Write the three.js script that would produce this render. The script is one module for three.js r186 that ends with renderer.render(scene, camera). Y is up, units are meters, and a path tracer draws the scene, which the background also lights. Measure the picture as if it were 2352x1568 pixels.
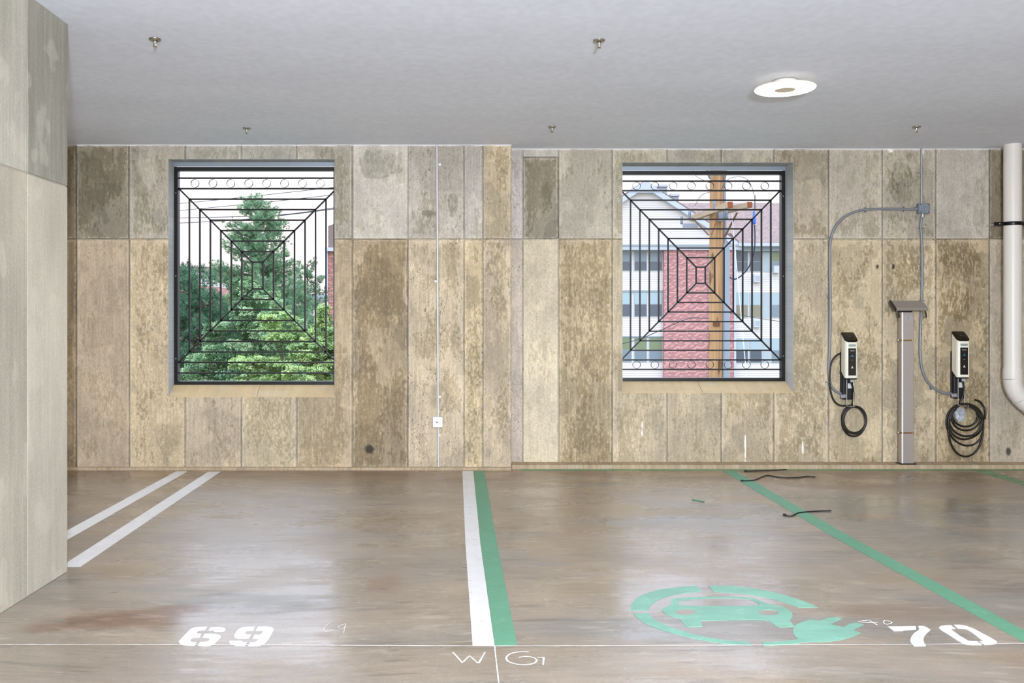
import * as THREE from 'three';
import { mergeGeometries } from 'three/addons/utils/BufferGeometryUtils.js';
import { RoundedBoxGeometry } from 'three/addons/geometries/RoundedBoxGeometry.js';
import { RectAreaLightUniformsLib } from 'three/addons/lights/RectAreaLightUniformsLib.js';

// ---------------------------------------------------------------- camera, sky, lights, exposure
const F = 2050, CX = 1080, CY = 736, EYE = 1.49;            // focal length and principal point of the photograph, eye height
const scene = new THREE.Scene();
const camera = new THREE.PerspectiveCamera(2 * Math.atan(784 / F) * 180 / Math.PI, 2352 / 1568, 0.05, 400);
camera.position.set(0, EYE, 0);
camera.lookAt(0, EYE, -1);
camera.setViewOffset(2352, 1568, 1176 - CX, 784 - CY, 2352, 1568);   // shifted lens: uprights stay upright
camera.updateProjectionMatrix();

const renderer = new THREE.WebGLRenderer({ antialias: true });
renderer.toneMapping = THREE.LinearToneMapping;
renderer.toneMappingExposure = 1.14;
renderer.shadowMap.enabled = true;
RectAreaLightUniformsLib.init();

{ // evening overcast: pale, pinkish at the horizon, cooler overhead
  const W = 128, H = 256, d = new Float32Array(W * H * 4);
  const stops = [[-90, .32, .31, .30], [-0.5, .36, .35, .34], [0, .98, .72, .76], [4, 1.02, .82, .84], [7, 1.10, .95, .97], [10, 1.50, 1.52, 1.66], [20, 1.95, 2.18, 2.66], [42, 2.55, 2.9, 3.6], [90, 3.1, 3.55, 4.4]];
  for (let r = 0; r < H; r++) {
    const e = ((r + .5) / H - .5) * 180;
    let k = 0; while (k < stops.length - 2 && e > stops[k + 1][0]) k++;
    const a = stops[k], b = stops[k + 1], t = THREE.MathUtils.clamp((e - a[0]) / (b[0] - a[0]), 0, 1);
    for (let c = 0; c < W; c++) for (let j = 0; j < 4; j++) d[(r * W + c) * 4 + j] = j == 3 ? 1 : a[j + 1] + (b[j + 1] - a[j + 1]) * t;
  }
  const sky = new THREE.DataTexture(d, W, H, THREE.RGBAFormat, THREE.FloatType);
  sky.mapping = THREE.EquirectangularReflectionMapping; sky.magFilter = THREE.LinearFilter; sky.needsUpdate = true;
  scene.background = sky;
}
const FLASH = { at: [0.6, 1.9, 1.8], power: 165, color: new THREE.Color(.90, .98, 1.10) };   // photographer's flash beside the camera
const LAMP = { glow: 3.2, light: 44, color: new THREE.Color(.97, .98, 1) };                     // ceiling discs

// ---------------------------------------------------------------- helpers
const at = (px, py, d) => new THREE.Vector3((px - CX) / F * d, EYE - (py - CY) / F * d, -d);
const onFloor = (px, py, h = 0) => at(px, py, F * (EYE - h) / (py - CY));
const CEIL = 3.25;
const onCeil = (px, py, drop = 0) => at(px, py, F * (CEIL - drop - EYE) / (CY - py));
let seed = 7;
const rnd = () => { seed = (seed + 0x6d2b79f5) | 0; let t = Math.imul(seed ^ (seed >>> 15), 1 | seed); t = (t + Math.imul(t ^ (t >>> 7), 61 | t)) ^ t; return ((t ^ (t >>> 14)) >>> 0) / 4294967296; };
const rr = (a, b) => a + (b - a) * rnd();
const HT = new Float32Array(65536); for (let i = 0; i < 65536; i++) HT[i] = rnd();
const hash = (x, y) => HT[(Math.imul(x, 73856093) ^ Math.imul(y, 19349663)) >>> 7 & 65535];
function vn(x, y) {
  const ix = Math.floor(x), iy = Math.floor(y); let u = x - ix, v = y - iy; u = u * u * (3 - 2 * u); v = v * v * (3 - 2 * v);
  const a = hash(ix, iy), b = hash(ix + 1, iy), c = hash(ix, iy + 1), d = hash(ix + 1, iy + 1);
  return a + (b - a) * u + (c - a) * v + (a - b - c + d) * u * v;
}
const fbm = (x, y, n) => { let s = 0, a = .5, t = 0; for (let i = 0; i < n; i++) { s += a * vn(x, y); t += a; a *= .55; x = x * 2.07 + 13.7; y = y * 2.07 + 7.3; } return s / t; };
const ss = (a, b, x) => { x = Math.min(1, Math.max(0, (x - a) / (b - a))); return x * x * (3 - 2 * x); };

const std = (o) => new THREE.MeshStandardMaterial(o);
const taken = {};
const numbered = (n) => { const k = taken[n] = (taken[n] ?? -1) + 1; return k ? n + '_' + String(k).padStart(3, '0') : n; };
function tag(o, label, category, group) { o.userData.label = label; o.userData.category = category; if (group) o.userData.group = group; return o; }
function thing(name, label, category, p = [0, 0, 0], group) {
  const g = new THREE.Group(); g.name = numbered(name); g.position.set(...(p.isVector3 ? p.toArray() : p)); scene.add(g); return tag(g, label, category, group);
}
function structure(name) { const g = new THREE.Group(); g.name = name; g.userData.kind = 'structure'; scene.add(g); return g; }
// part(): geometry given in world coordinates unless local is set; it is shifted to the thing's own origin
function part(parent, name, geo, mat, local) {
  const m = new THREE.Mesh(geo, mat); m.name = name;
  if (!local) { const o = new THREE.Vector3(); let p = parent; while (p && p !== scene) { o.add(p.position); p = p.parent; } geo.translate(-o.x, -o.y, -o.z); }
  parent.add(m); return m;
}
function single(name, geo, mat, label, category, group) { // one-mesh thing with its origin at its base
  geo.computeBoundingBox(); const b = geo.boundingBox, c = b.getCenter(new THREE.Vector3()); c.y = b.min.y;
  geo.translate(-c.x, -c.y, -c.z); const m = new THREE.Mesh(geo, mat); m.name = numbered(name); m.position.copy(c); scene.add(m); return tag(m, label, category, group);
}
const box = (x0, x1, y0, y1, z0, z1) => new THREE.BoxGeometry(x1 - x0, y1 - y0, z1 - z0).translate((x0 + x1) / 2, (y0 + y1) / 2, (z0 + z1) / 2);
const rbox = (x0, x1, y0, y1, z0, z1, r = .004, s = 2) => new RoundedBoxGeometry(x1 - x0, y1 - y0, z1 - z0, s, r).translate((x0 + x1) / 2, (y0 + y1) / 2, (z0 + z1) / 2);
function bar(a, b, w, h = w) { // square bar between two points
  const d = b.clone().sub(a), L = d.length(), g = new THREE.BoxGeometry(w, h, L);
  const m = new THREE.Matrix4().lookAt(b, a, Math.abs(d.y) > L * .99 ? new THREE.Vector3(0, 0, 1) : new THREE.Vector3(0, 1, 0));
  return g.applyMatrix4(m).translate((a.x + b.x) / 2, (a.y + b.y) / 2, (a.z + b.z) / 2);
}
function rod(a, b, r, r2 = r, n = 12) {
  const d = b.clone().sub(a), g = new THREE.CylinderGeometry(r2, r, d.length(), n).translate(0, d.length() / 2, 0);
  g.applyQuaternion(new THREE.Quaternion().setFromUnitVectors(new THREE.Vector3(0, 1, 0), d.normalize()));
  return g.translate(a.x, a.y, a.z);
}
const tube = (pts, r, n = 8, seg = pts.length * 8, closed = false) => new THREE.TubeGeometry(new THREE.CatmullRomCurve3(pts, closed, 'centripetal'), seg, r, n, closed);
const planar = (g, sx = 1, sy = 1) => { const p = g.attributes.position, uv = g.attributes.uv; for (let i = 0; i < p.count; i++) uv.setXY(i, p.getX(i) * sx, p.getY(i) * sy); return g; };

function dataTex(W, H, fn, srgb = true) {
  const a = new Uint8Array(W * H * 4), o = [0, 0, 0];
  for (let j = 0; j < H; j++) for (let i = 0; i < W; i++) { fn(i, j, o); const k = (j * W + i) * 4; a[k] = Math.max(0, Math.min(255, o[0])); a[k + 1] = Math.max(0, Math.min(255, o[1])); a[k + 2] = Math.max(0, Math.min(255, o[2])); a[k + 3] = 255; }
  const t = new THREE.DataTexture(a, W, H); t.magFilter = THREE.LinearFilter; t.minFilter = THREE.LinearMipmapLinearFilter; t.generateMipmaps = true;
  t.wrapS = t.wrapT = THREE.MirroredRepeatWrapping; if (srgb) t.colorSpace = THREE.SRGBColorSpace; t.needsUpdate = true; return t;
}

// ---------------------------------------------------------------- concrete walls cast in form panels
const DL = 8.93, DR = 9.14, OUT = 9.2;                     // depth of the left and the right wall face, outer face
const stepX = (1175 - CX) / F * DL;
const wx = (px, d) => (px - CX) / F * d, wy = (py, d) => EYE - (py - CY) / F * d;
// panels: x0 x1 y0 y1 in photo pixels on the wall face, colour, then amounts of dark stain, pale flakes, vertical streaks, pits
const LP = [
  [-330, -210, 332, 549, [170, 160, 140], .3, .1, .5, .2], [-210, -85, 332, 549, [176, 166, 146], .3, .1, .5, .2], [-85, 50, 332, 549, [168, 158, 138], .3, .1, .5, .2], [50, 176, 332, 549, [150, 136, 112], .5, .1, .9, .2],
  [-330, -210, 549, 1078, [172, 154, 126], .3, .2, .6, .2], [-210, -85, 549, 1078, [186, 168, 138], .3, .2, .6, .2], [-85, 50, 549, 1078, [176, 158, 128], .3, .2, .6, .2], [50, 176, 549, 1078, [172, 150, 118], .5, .3, .9, .2],
  [176, 297, 332, 549, [146, 136, 116], .6, .05, .4, .1], [297, 426, 332, 549, [176, 166, 148], .45, .12, .3, .3],
  [426, 555, 332, 549, [172, 166, 152], .2, .1, .5, .2], [555, 682, 332, 549, [170, 164, 150], .2, .1, .5, .2], [682, 810, 332, 549, [178, 170, 152], .35, .1, .5, .2],
  [810, 937, 332, 549, [198, 190, 174], .06, .05, .2, .25], [937, 1066, 332, 549, [186, 176, 160], .3, .1, .4, .7], [1066, 1109, 332, 549, [186, 177, 164], .2, .05, .5, .3], [1109, 1175, 332, 549, [186, 168, 136], .4, .35, .4, .5],
  [176, 298, 549, 1078, [184, 164, 136], .15, .06, .5, .1], [298, 426, 549, 1078, [198, 177, 140], .45, .6, .5, .5], [426, 555, 549, 1078, [190, 172, 144], .35, .15, .7, .3], [555, 682, 549, 1078, [196, 179, 146], .3, .45, .7, .3],
  [682, 810, 549, 1078, [184, 163, 130], .3, .3, .7, .2], [810, 937, 549, 1078, [176, 155, 122], .7, .22, .9, .2], [937, 1066, 549, 1078, [200, 181, 150], .3, .15, .8, .95], [1066, 1109, 549, 1078, [200, 178, 138], .6, .6, .5, .5], [1109, 1175, 549, 1078, [192, 173, 143], .45, .4, .4, .5],
];
const RP = [
  [1160, 1201, 341, 549, [188, 180, 172], .1, .05, .2, .8], [1160, 1201, 549, 1077, [198, 182, 164], .06, .05, .2, .9],
  [1201, 1283, 341, 361, [188, 182, 168], .1, .05, .2, .2], [1201, 1283, 361, 549, [154, 144, 124], .6, .12, .5, .2], [1201, 1283, 549, 1077, [212, 197, 166], .06, .05, .25, .35],
  [1283, 1406, 341, 549, [188, 178, 158], .3, .1, .3, .2], [1283, 1406, 549, 1077, [184, 164, 128], .6, .35, 1, .2],
  [1406, 1532, 341, 549, [186, 176, 154], .3, .15, .4, .3], [1532, 1656, 341, 549, [174, 166, 148], .3, .1, .4, .3], [1656, 1777, 341, 549, [176, 167, 148], .3, .1, .4, .3], [1777, 1903, 341, 549, [176, 162, 138], .5, .25, .4, .5],
  [1903, 2026, 341, 549, [184, 173, 154], .25, .06, .3, .6], [2026, 2149, 341, 549, [184, 173, 152], .5, .06, .3, .6], [2149, 2272, 341, 549, [184, 174, 158], .15, .05, .2, .4], [2272, 2396, 341, 549, [142, 128, 104], .5, .1, .5, .3],
  [2396, 2520, 341, 549, [182, 172, 152], .3, .1, .4, .3], [2520, 2644, 341, 549, [176, 164, 144], .3, .1, .4, .3], [2644, 2770, 341, 549, [184, 172, 152], .3, .1, .4, .3],
  [1406, 1532, 549, 1077, [188, 172, 142], .3, .25, .6, .3], [1532, 1656, 549, 1077, [194, 177, 146], .3, .2, .5, .6], [1656, 1777, 549, 1077, [196, 178, 146], .5, .3, .3, .5], [1777, 1903, 549, 1077, [200, 182, 150], .5, .5, .4, .6],
  [1903, 2026, 549, 1077, [204, 185, 148], .55, .45, .5, .7], [2026, 2149, 549, 1077, [202, 183, 148], .62, .4, .3, .7], [2149, 2272, 549, 1077, [188, 167, 130], .8, .4, .3, .4], [2272, 2396, 549, 1077, [186, 172, 150], .2, .06, .3, .4],
  [2396, 2520, 549, 1077, [190, 170, 134], .4, .3, .4, .4], [2520, 2644, 549, 1077, [180, 162, 130], .4, .3, .4, .4], [2644, 2770, 549, 1077, [190, 172, 140], .4, .3, .4, .4],
];
// marks with an outline of their own: [kind, px, py, rx, ry]
const MARKS_L = [['grey', 868, 380, 52, 34], ['soot', 850, 1033, 15, 15], ['grey', 1040, 470, 14, 34], ['grey', 985, 490, 22, 9], ['pale', 340, 380, 30, 60]];
const MARKS_R = [['soot', 2316, 1035, 8, 14], ['grey', 2070, 420, 22, 60], ['white', 1712, 1030, 2, 32], ['white', 1844, 1032, 2.4, 20], ['white', 1475, 985, 1.6, 16], ['brown', 2205, 600, 52, 40], ['brown', 2205, 700, 50, 50], ['brown', 2090, 620, 36, 50], ['soot', 2052, 612, 4, 7], ['soot', 2015, 612, 4, 6], ['white', 2118, 350, 4, 8], ['white', 2045, 346, 6, 4]];

function concreteWall(P, d, W, H, x0, x1, marks, sd) {
  const idx = new Int16Array(W * H).fill(-1), yTop = CEIL;
  P.forEach((p, k) => {
    const i0 = Math.max(0, Math.round((wx(p[0], d) - x0) / (x1 - x0) * W)), i1 = Math.min(W, Math.round((wx(p[1], d) - x0) / (x1 - x0) * W));
    const j1 = Math.min(H, Math.ceil(wy(p[2], d) / yTop * H) + 1), j0 = Math.max(0, Math.round(wy(p[3], d) / yTop * H));
    for (let j = j0; j < j1; j++) for (let i = i0; i < i1; i++) idx[j * W + i] = k;
  });
  const M = marks.map(([k, px, py, rx, ry]) => [k, wx(px, d), wy(py, d), rx / F * d, ry / F * d]);
  return dataTex(W, H, (i, j, o) => {
    const x = x0 + (i + .5) / W * (x1 - x0), y = (j + .5) / H * yTop, k = idx[j * W + i] < 0 ? 0 : idx[j * W + i], p = P[k], so = k * 31.7 + sd;
    const [r, g, b] = p[4], n1 = fbm(x * 2.3 + so, y * 1.7, 3), st = fbm(x * 64 + so, y * 4.2, 2), pm = fbm(x * 4.2 + so * 1.7, y * 2.9 + 9, 4), gr = vn(x * 260, y * 170 + so), n2 = fbm(x * 12 + so, y * 7.5, 3), n3 = fbm(x * 64, y * 40 + so, 3), run = fbm(x * 15 + so, y * .9 + 4, 2);
    const f = (1 + .20 * (n1 - .5) + (.03 + .17 * p[7]) * (st - .5) + .16 * (gr - .5) + .10 * (n2 - .5) + .12 * (n3 - .5)) * (1 - (.04 + .12 * p[5]) * ss(.50, .54, pm + .10 * (n3 - .5)) + (.03 + .08 * p[6]) * ss(.56, .50, fbm(x * 5.1 + so, y * 3.3 + 31, 4) + .16));
    let R = r * f, G = g * f, B = b * f;
    // darker, browner release-oil stain, soft and run down the face
    const n4 = fbm(x * 66 + so, y * 25, 3), eg = Math.min(x - wx(p[0], d), wx(p[1], d) - x, Math.abs(wy(p[2], d) - y), Math.abs(y - wy(p[3], d)));
    const dv = .40 * n1 + .22 * n2 + .12 * run + .26 * n4 - .10 * (1 - ss(.015, .075, eg + .05 * (n2 - .5)));
    const dk = ss(.555 - .15 * p[5], .62 - .13 * p[5], dv) * (.35 + .65 * p[5]);
    R *= 1 - .22 * dk; G *= 1 - .24 * dk; B *= 1 - .305 * dk;
    // pale laitance flakes, small and scattered
    const fl = ss(.60 - .16 * p[6], .74 - .14 * p[6], .20 * n1 + .28 * n2 + .52 * n3) * Math.min(1, p[6] * 1.5) * (.55 + .9 * gr);
    R += (220 - R) * .55 * fl; G += (206 - G) * .55 * fl; B += (178 - B) * .55 * fl;
    // air holes
    const pit = ss(.83 - .07 * p[8], .93 - .06 * p[8], vn(x * 170 + so, y * 62)) * p[8] * ss(.46, .66, n2 + .06);
    R *= 1 - .30 * pit; G *= 1 - .31 * pit; B *= 1 - .32 * pit;
    // thin fins of cement paste along the form joints
    { const e0 = Math.min(x - wx(p[0], d), wx(p[1], d) - x), e1 = Math.min(Math.abs(wy(p[2], d) - y), Math.abs(y - wy(p[3], d))), e = Math.min(e0, e1) + .010 * (n2 - .5), pl = ss(.011, .014, e) * (1 - ss(.019, .026, e)) * ss(.34, .6, n3 + .3 * (n1 - .3)), ed = (1 - ss(.009, .014, e)) * (.5 + .9 * n2);
      R += (212 - R) * .42 * pl; G += (200 - G) * .42 * pl; B += (178 - B) * .42 * pl; R *= 1 - .12 * ed; G *= 1 - .115 * ed; B *= 1 - .105 * ed; }
    for (const m of M) {
      const dx = (x - m[1]) / m[3], dy = (y - m[2]) / m[4]; if (dx * dx + dy * dy > 3) continue;
      const q = Math.sqrt(dx * dx + dy * dy) + 1.1 * (fbm(x * 6 + 3, y * 8, 4) - .5), w = 1 - ss(m[0] == 'white' || m[0] == 'grey' ? .86 : .4, m[0] == 'grey' ? .95 : 1.05, q);
      if (m[0] == 'grey') { const e = w * (.45 + .55 * ss(.38, .48, n4)); R *= 1 - .16 * e; G *= 1 - .155 * e; B *= 1 - .18 * e; }
      if (m[0] == 'brown') { const e = w * ss(.40, .50, n4) * (1 - .8 * dk); R *= 1 - .24 * e; G *= 1 - .27 * e; B *= 1 - .37 * e; }
      if (m[0] == 'soot') { R *= 1 - .55 * w; G *= 1 - .55 * w; B *= 1 - .52 * w; }
      if (m[0] == 'white') { const e = w * ss(.3, .6, n3 + .1); R += (238 - R) * e; G += (234 - G) * e; B += (228 - B) * e; }
      if (m[0] == 'pale') { R += (206 - R) * .4 * w; G += (198 - G) * .4 * w; B += (182 - B) * .4 * w; }
    }
    // ceiling paint that ran over onto the top of the wall
    const ov = ss(yTop - .006 - .016 * n2, yTop - .004 - .010 * n2, y) * .8; R += (226 - R) * ov; G += (226 - G) * ov; B += (228 - B) * ov;
    const grey = .3 * R + .59 * G + .11 * B; o[0] = 1.045 * (R + .14 * (grey - R)); o[1] = 1.045 * (G + .14 * (grey - G)); o[2] = 1.045 * (B + .14 * (grey - B));
  });
}
const XL0 = -4.6, XR1 = 6.0;
const texL = concreteWall(LP, DL, 2048, 1360, XL0, stepX, MARKS_L, 3.3), texR = concreteWall(RP, DR, 2048, 1230, stepX, XR1, MARKS_R, 91.7);
const grainTex = dataTex(512, 512, (i, j, o) => { const x = i / 512, y = j / 512, v = 255 * (.55 * fbm(x * 60, y * 22, 3) + .45 * vn(x * 200, y * 120)); o[0] = o[1] = o[2] = v; }, false);
grainTex.wrapS = grainTex.wrapT = THREE.MirroredRepeatWrapping;
const grain = (rx, ry) => { const t = grainTex.clone(); t.repeat.set(rx, ry); t.needsUpdate = true; return t; };
const concreteL = std({ map: texL, roughness: .86, bumpMap: grain(6, 4), bumpScale: .0012 }), concreteR = std({ map: texR, roughness: .86, bumpMap: grain(6, 4), bumpScale: .0012 });

function buildWall(name, P, d, x0, x1, mat, tx0, tx1, hole) {
  const wall = structure(name), face = -d, back = -d - (d == DL ? .26 : .32), REC = .008;
  const uvs = (g) => { const p = g.attributes.position, uv = g.attributes.uv; for (let i = 0; i < p.count; i++) uv.setXY(i, (p.getX(i) + (p.getZ(i) + d) * .9 - tx0) / (tx1 - tx0), p.getY(i) / CEIL); return g; };
  const [hx0, hx1, hy0, hy1] = hole;
  const core = [box(x0, hx0, -.3, CEIL + .02, back, face - REC), box(hx1, x1, -.3, CEIL + .02, back, face - REC), box(hx0, hx1, -.3, hy0, back, face - REC), box(hx0, hx1, hy1, CEIL + .02, back, face - REC)];
  part(wall, 'wall_core', uvs(mergeGeometries(core)), mat);
  for (const p of P) {
    const G = .0042; // half a joint
    let a = Math.max(x0, wx(p[0], d)) + G, b = Math.min(x1, wx(p[1], d)) - G, t = Math.min(CEIL, wy(p[2], d)) - (p[2] < 345 ? 0 : G), u = Math.max(0, wy(p[3], d)) + G;
    if (b - a < .01) continue;
    const lift = rr(0, .003);
    const rects = [];
    const ox = a < hx1 && b > hx0, oy = u < hy1 && t > hy0;
    let pts;
    if (!(ox && oy)) pts = [[a, u], [b, u], [b, t], [a, t]];
    else { // take the window opening out of the panel
      const L = a < hx0, R = b > hx1, D = u < hy0, U = t > hy1;
      if (D && !U) { // panel under the opening (L-shaped where it also runs past a jamb)
        if (L) pts = [[a, u], [b, u], [b, hy0], [hx0, hy0], [hx0, t], [a, t]];
        else if (R) pts = [[a, u], [b, u], [b, t], [hx1, t], [hx1, hy0], [a, hy0]];
        else pts = [[a, u], [b, u], [b, hy0], [a, hy0]];
      } else if (U && !D) {
        if (L) pts = [[a, u], [hx0, u], [hx0, hy1], [b, hy1], [b, t], [a, t]];
        else if (R) pts = [[a, hy1], [hx1, hy1], [hx1, u], [b, u], [b, t], [a, t]];
        else pts = [[a, hy1], [b, hy1], [b, t], [a, t]];
      } else pts = L ? [[a, u], [hx0, u], [hx0, t], [a, t]] : [[hx1, u], [b, u], [b, t], [hx1, t]];
    }
    const g = new THREE.ExtrudeGeometry(new THREE.Shape(pts.map(([x, y]) => new THREE.Vector2(x, y))), { depth: REC + lift, bevelEnabled: false }).translate(0, 0, face - REC);
    part(wall, 'concrete_panel', uvs(g), mat);
  }
  return wall;
}
const holeL = [wx(386, DL), wx(769, DL), wy(912, DL), wy(365, DL)], holeR = [wx(1429, DR), wx(1822.5, DR), wy(902, DR), wy(372.5, DR)];
buildWall('wall_front_left', LP, DL, -6.3, stepX, concreteL, XL0, stepX, holeL);
buildWall('wall_front_right', RP, DR, stepX, 7.3, concreteR, stepX, XR1, holeR);

// plain concrete for pillar, curb, sills, unseen walls
const plainTex = (c, sd, W = 512, H = 1024, streak = .22) => dataTex(W, H, (i, j, o) => {
  const x = i / W * 1.2, y = j / H * 3.25, n = fbm(x * 3 + sd, y * 1.4, 4), st = fbm(x * 60 + sd, y * 2, 2), g = vn(x * 240, y * 180 + sd), f = 1 + .22 * (n - .5) + streak * (st - .5) + .1 * (g - .5), w = ss(.62, .72, fbm(x * 8 + sd, y * 5, 3)) * .25;
  for (let k = 0; k < 3; k++) o[k] = c[k] * f * (1 - w) + w * [216, 208, 190][k];
});
const pillarMats = [plainTex([176, 169, 151], 4.1, 512, 1024, .1), plainTex([146, 143, 130], 17.3, 512, 1024, .16), plainTex([188, 181, 163], 33.9, 512, 1024, .07), plainTex([182, 177, 162], 51.2, 512, 1024, .1)].map((t) => std({ map: t, roughness: .88, bumpMap: grain(2, 3), bumpScale: .0012 }));
const sideConcrete = std({ map: plainTex([182, 170, 148], 71.1), roughness: .9 });

{ // pillar: cast in four form panels on the side we see
  const px = wx(155, 5.30), zF = -5.30, zN = -4.22, w = .42, jz = -4.82, jy = 2.285;
  const p = thing('concrete_pillar', 'grey cast concrete pillar at the left edge, in front of the window wall', 'pillar', [px - w / 2, 0, (zF + zN) / 2]);
  const uvz = (g) => { const q = g.attributes.position, n = g.attributes.normal, uv = g.attributes.uv; for (let i = 0; i < q.count; i++) uv.setXY(i, (Math.abs(n.getX(i)) > .5 ? q.getZ(i) : q.getX(i)) / 1.2, q.getY(i) / 3.25); return g; };
  part(p, 'pillar_core', uvz(rbox(px - w, px - .006, 0, CEIL, zF, zN, .004)), pillarMats[0]);
  const pn = (z0, z1, y0, y1, m, l) => part(p, 'concrete_panel', uvz(rbox(px - .02, px + l, y0, y1, z0, z1, .004)), m);
  pn(zF, jz - .004, 0, jy - .004, pillarMats[2], 0); pn(jz + .004, zN, 0, jy - .004, pillarMats[0], .002); pn(zF, jz - .004, jy + .004, CEIL, pillarMats[1], .001); pn(jz + .004, zN, jy + .004, CEIL, pillarMats[3], 0);
}

// ---------------------------------------------------------------- floor, ceiling, unseen walls
const fx0 = -5, fx1 = 6.5, fz0 = -9.3, fz1 = -3.3;
const stains = [[260, 1425, 170, 26, .9], [420, 1400, 90, 16, .8], [130, 1440, 80, 14, .7], [360, 1440, 60, 12, .5], [880, 1340, 60, 26, .35], [2050, 1400, 200, 24, .25], [1700, 1400, 180, 26, .25]].map(([a, b, c, d, e]) => { const p = onFloor(a, b), q = onFloor(a + c, b), r = onFloor(a, b - d); return [p.x, p.z, q.x - p.x, p.z - r.z, e]; });
const floorTex = dataTex(2048, 2048, (i, j, o) => {
  const x = fx0 + (i + .5) / 2048 * (fx1 - fx0), z = fz0 + (j + .5) / 2048 * (fz1 - fz0);
  const wv = z + .05 * Math.sin(x * 1.3) + .12 * (vn(x * .8, z * .8) - .5);
  const n1 = fbm(x * .9 + 5, wv * 1.5, 4), n2 = fbm(x * .7 + 40, wv * 2.1 + 9, 4), st = fbm(x * 3.5, wv * 42, 3), st2 = fbm(x * 7, wv * 95 + 7, 2), g = vn(x * 170, z * 240), m = fbm(x * 2.4 + 11, wv * 4.2, 4);
  let R = 147, G = 133, B = 117;
  const br = ss(.46, .66, n1); R += (144 - R) * br; G += (126 - G) * br; B += (104 - B) * br;
  const gy = ss(.48, .68, n2) * .8; R += (129 - R) * gy; G += (124 - G) * gy; B += (116 - B) * gy;
  for (const s of stains) { const dx = (x - s[0]) / s[2], dz = (z - s[1]) / s[3]; if (dx * dx + dz * dz > 2.5) continue; const w = (1 - ss(.25, 1.1, Math.sqrt(dx * dx + dz * dz) + 1.1 * (m - .5))) * s[4]; R += (112 - R) * w; G += (80 - G) * w; B += (60 - B) * w; }
  const wl = ss(-7.9, -8.75, z + 1.1 * (n1 - .5)) * (.6 + .8 * (m - .3)); R += (116 - R) * wl; G += (88 - G) * wl; B += (60 - B) * wl;   // rust-brown water stain along the wall
  const f = 1 + .20 * (m - .5) + .10 * (st - .5) + .10 * (st2 - .5) + .12 * (g - .5);
  const pale = ss(.70, .78, fbm(x * 5 + 77, wv * 22, 3)) * .25, dk = ss(.70, .8, fbm(x * 3 + 7, wv * 20 + 70, 3)) * .13;
  o[0] = (R * f) * (1 - dk) + (206 - R * f) * pale; o[1] = (G * f) * (1 - dk) + (196 - G * f) * pale; o[2] = (B * f) * (1 - dk) + (180 - B * f) * pale;
  const spk = hash(i * 3 + 1, j * 7 + 5); if (spk > .99975) { o[0] = o[1] = 214; o[2] = 206; }
});
const floorRough = dataTex(1024, 1024, (i, j, o) => {
  const x = fx0 + i / 1024 * (fx1 - fx0), z = fz0 + j / 1024 * (fz1 - fz0), n = fbm(x * 1.3 + 3, z * 2.3, 4), st = fbm(x * 3.5, z * 36, 3);
  const v = .20 + .24 * ss(.30, .70, n) + .20 * (st - .5) + .12 * (fbm(x * 14, z * 30, 2) - .5); o[0] = o[1] = o[2] = 255 * v;
}, false);
const floorBump = dataTex(1024, 2048, (i, j, o) => { const x = i / 1024 * (fx1 - fx0), z = j / 2048 * (fz1 - fz0); o[0] = o[1] = o[2] = 255 * (.5 * fbm(x * 2.2, z * 34, 3) + .3 * fbm(x * 6, z * 14, 2) + .2 * vn(x * 60, z * 90)); }, false);
const floorMat = new THREE.MeshPhysicalMaterial({ map: floorTex, roughness: .5, bumpMap: floorBump, bumpScale: .0014, clearcoat: 1, clearcoatRoughnessMap: floorRough, clearcoatRoughness: 1 });   // sealed, trowelled concrete
const ZB = 6.0, XLW = -6.0, XRW = 7.0;
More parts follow.
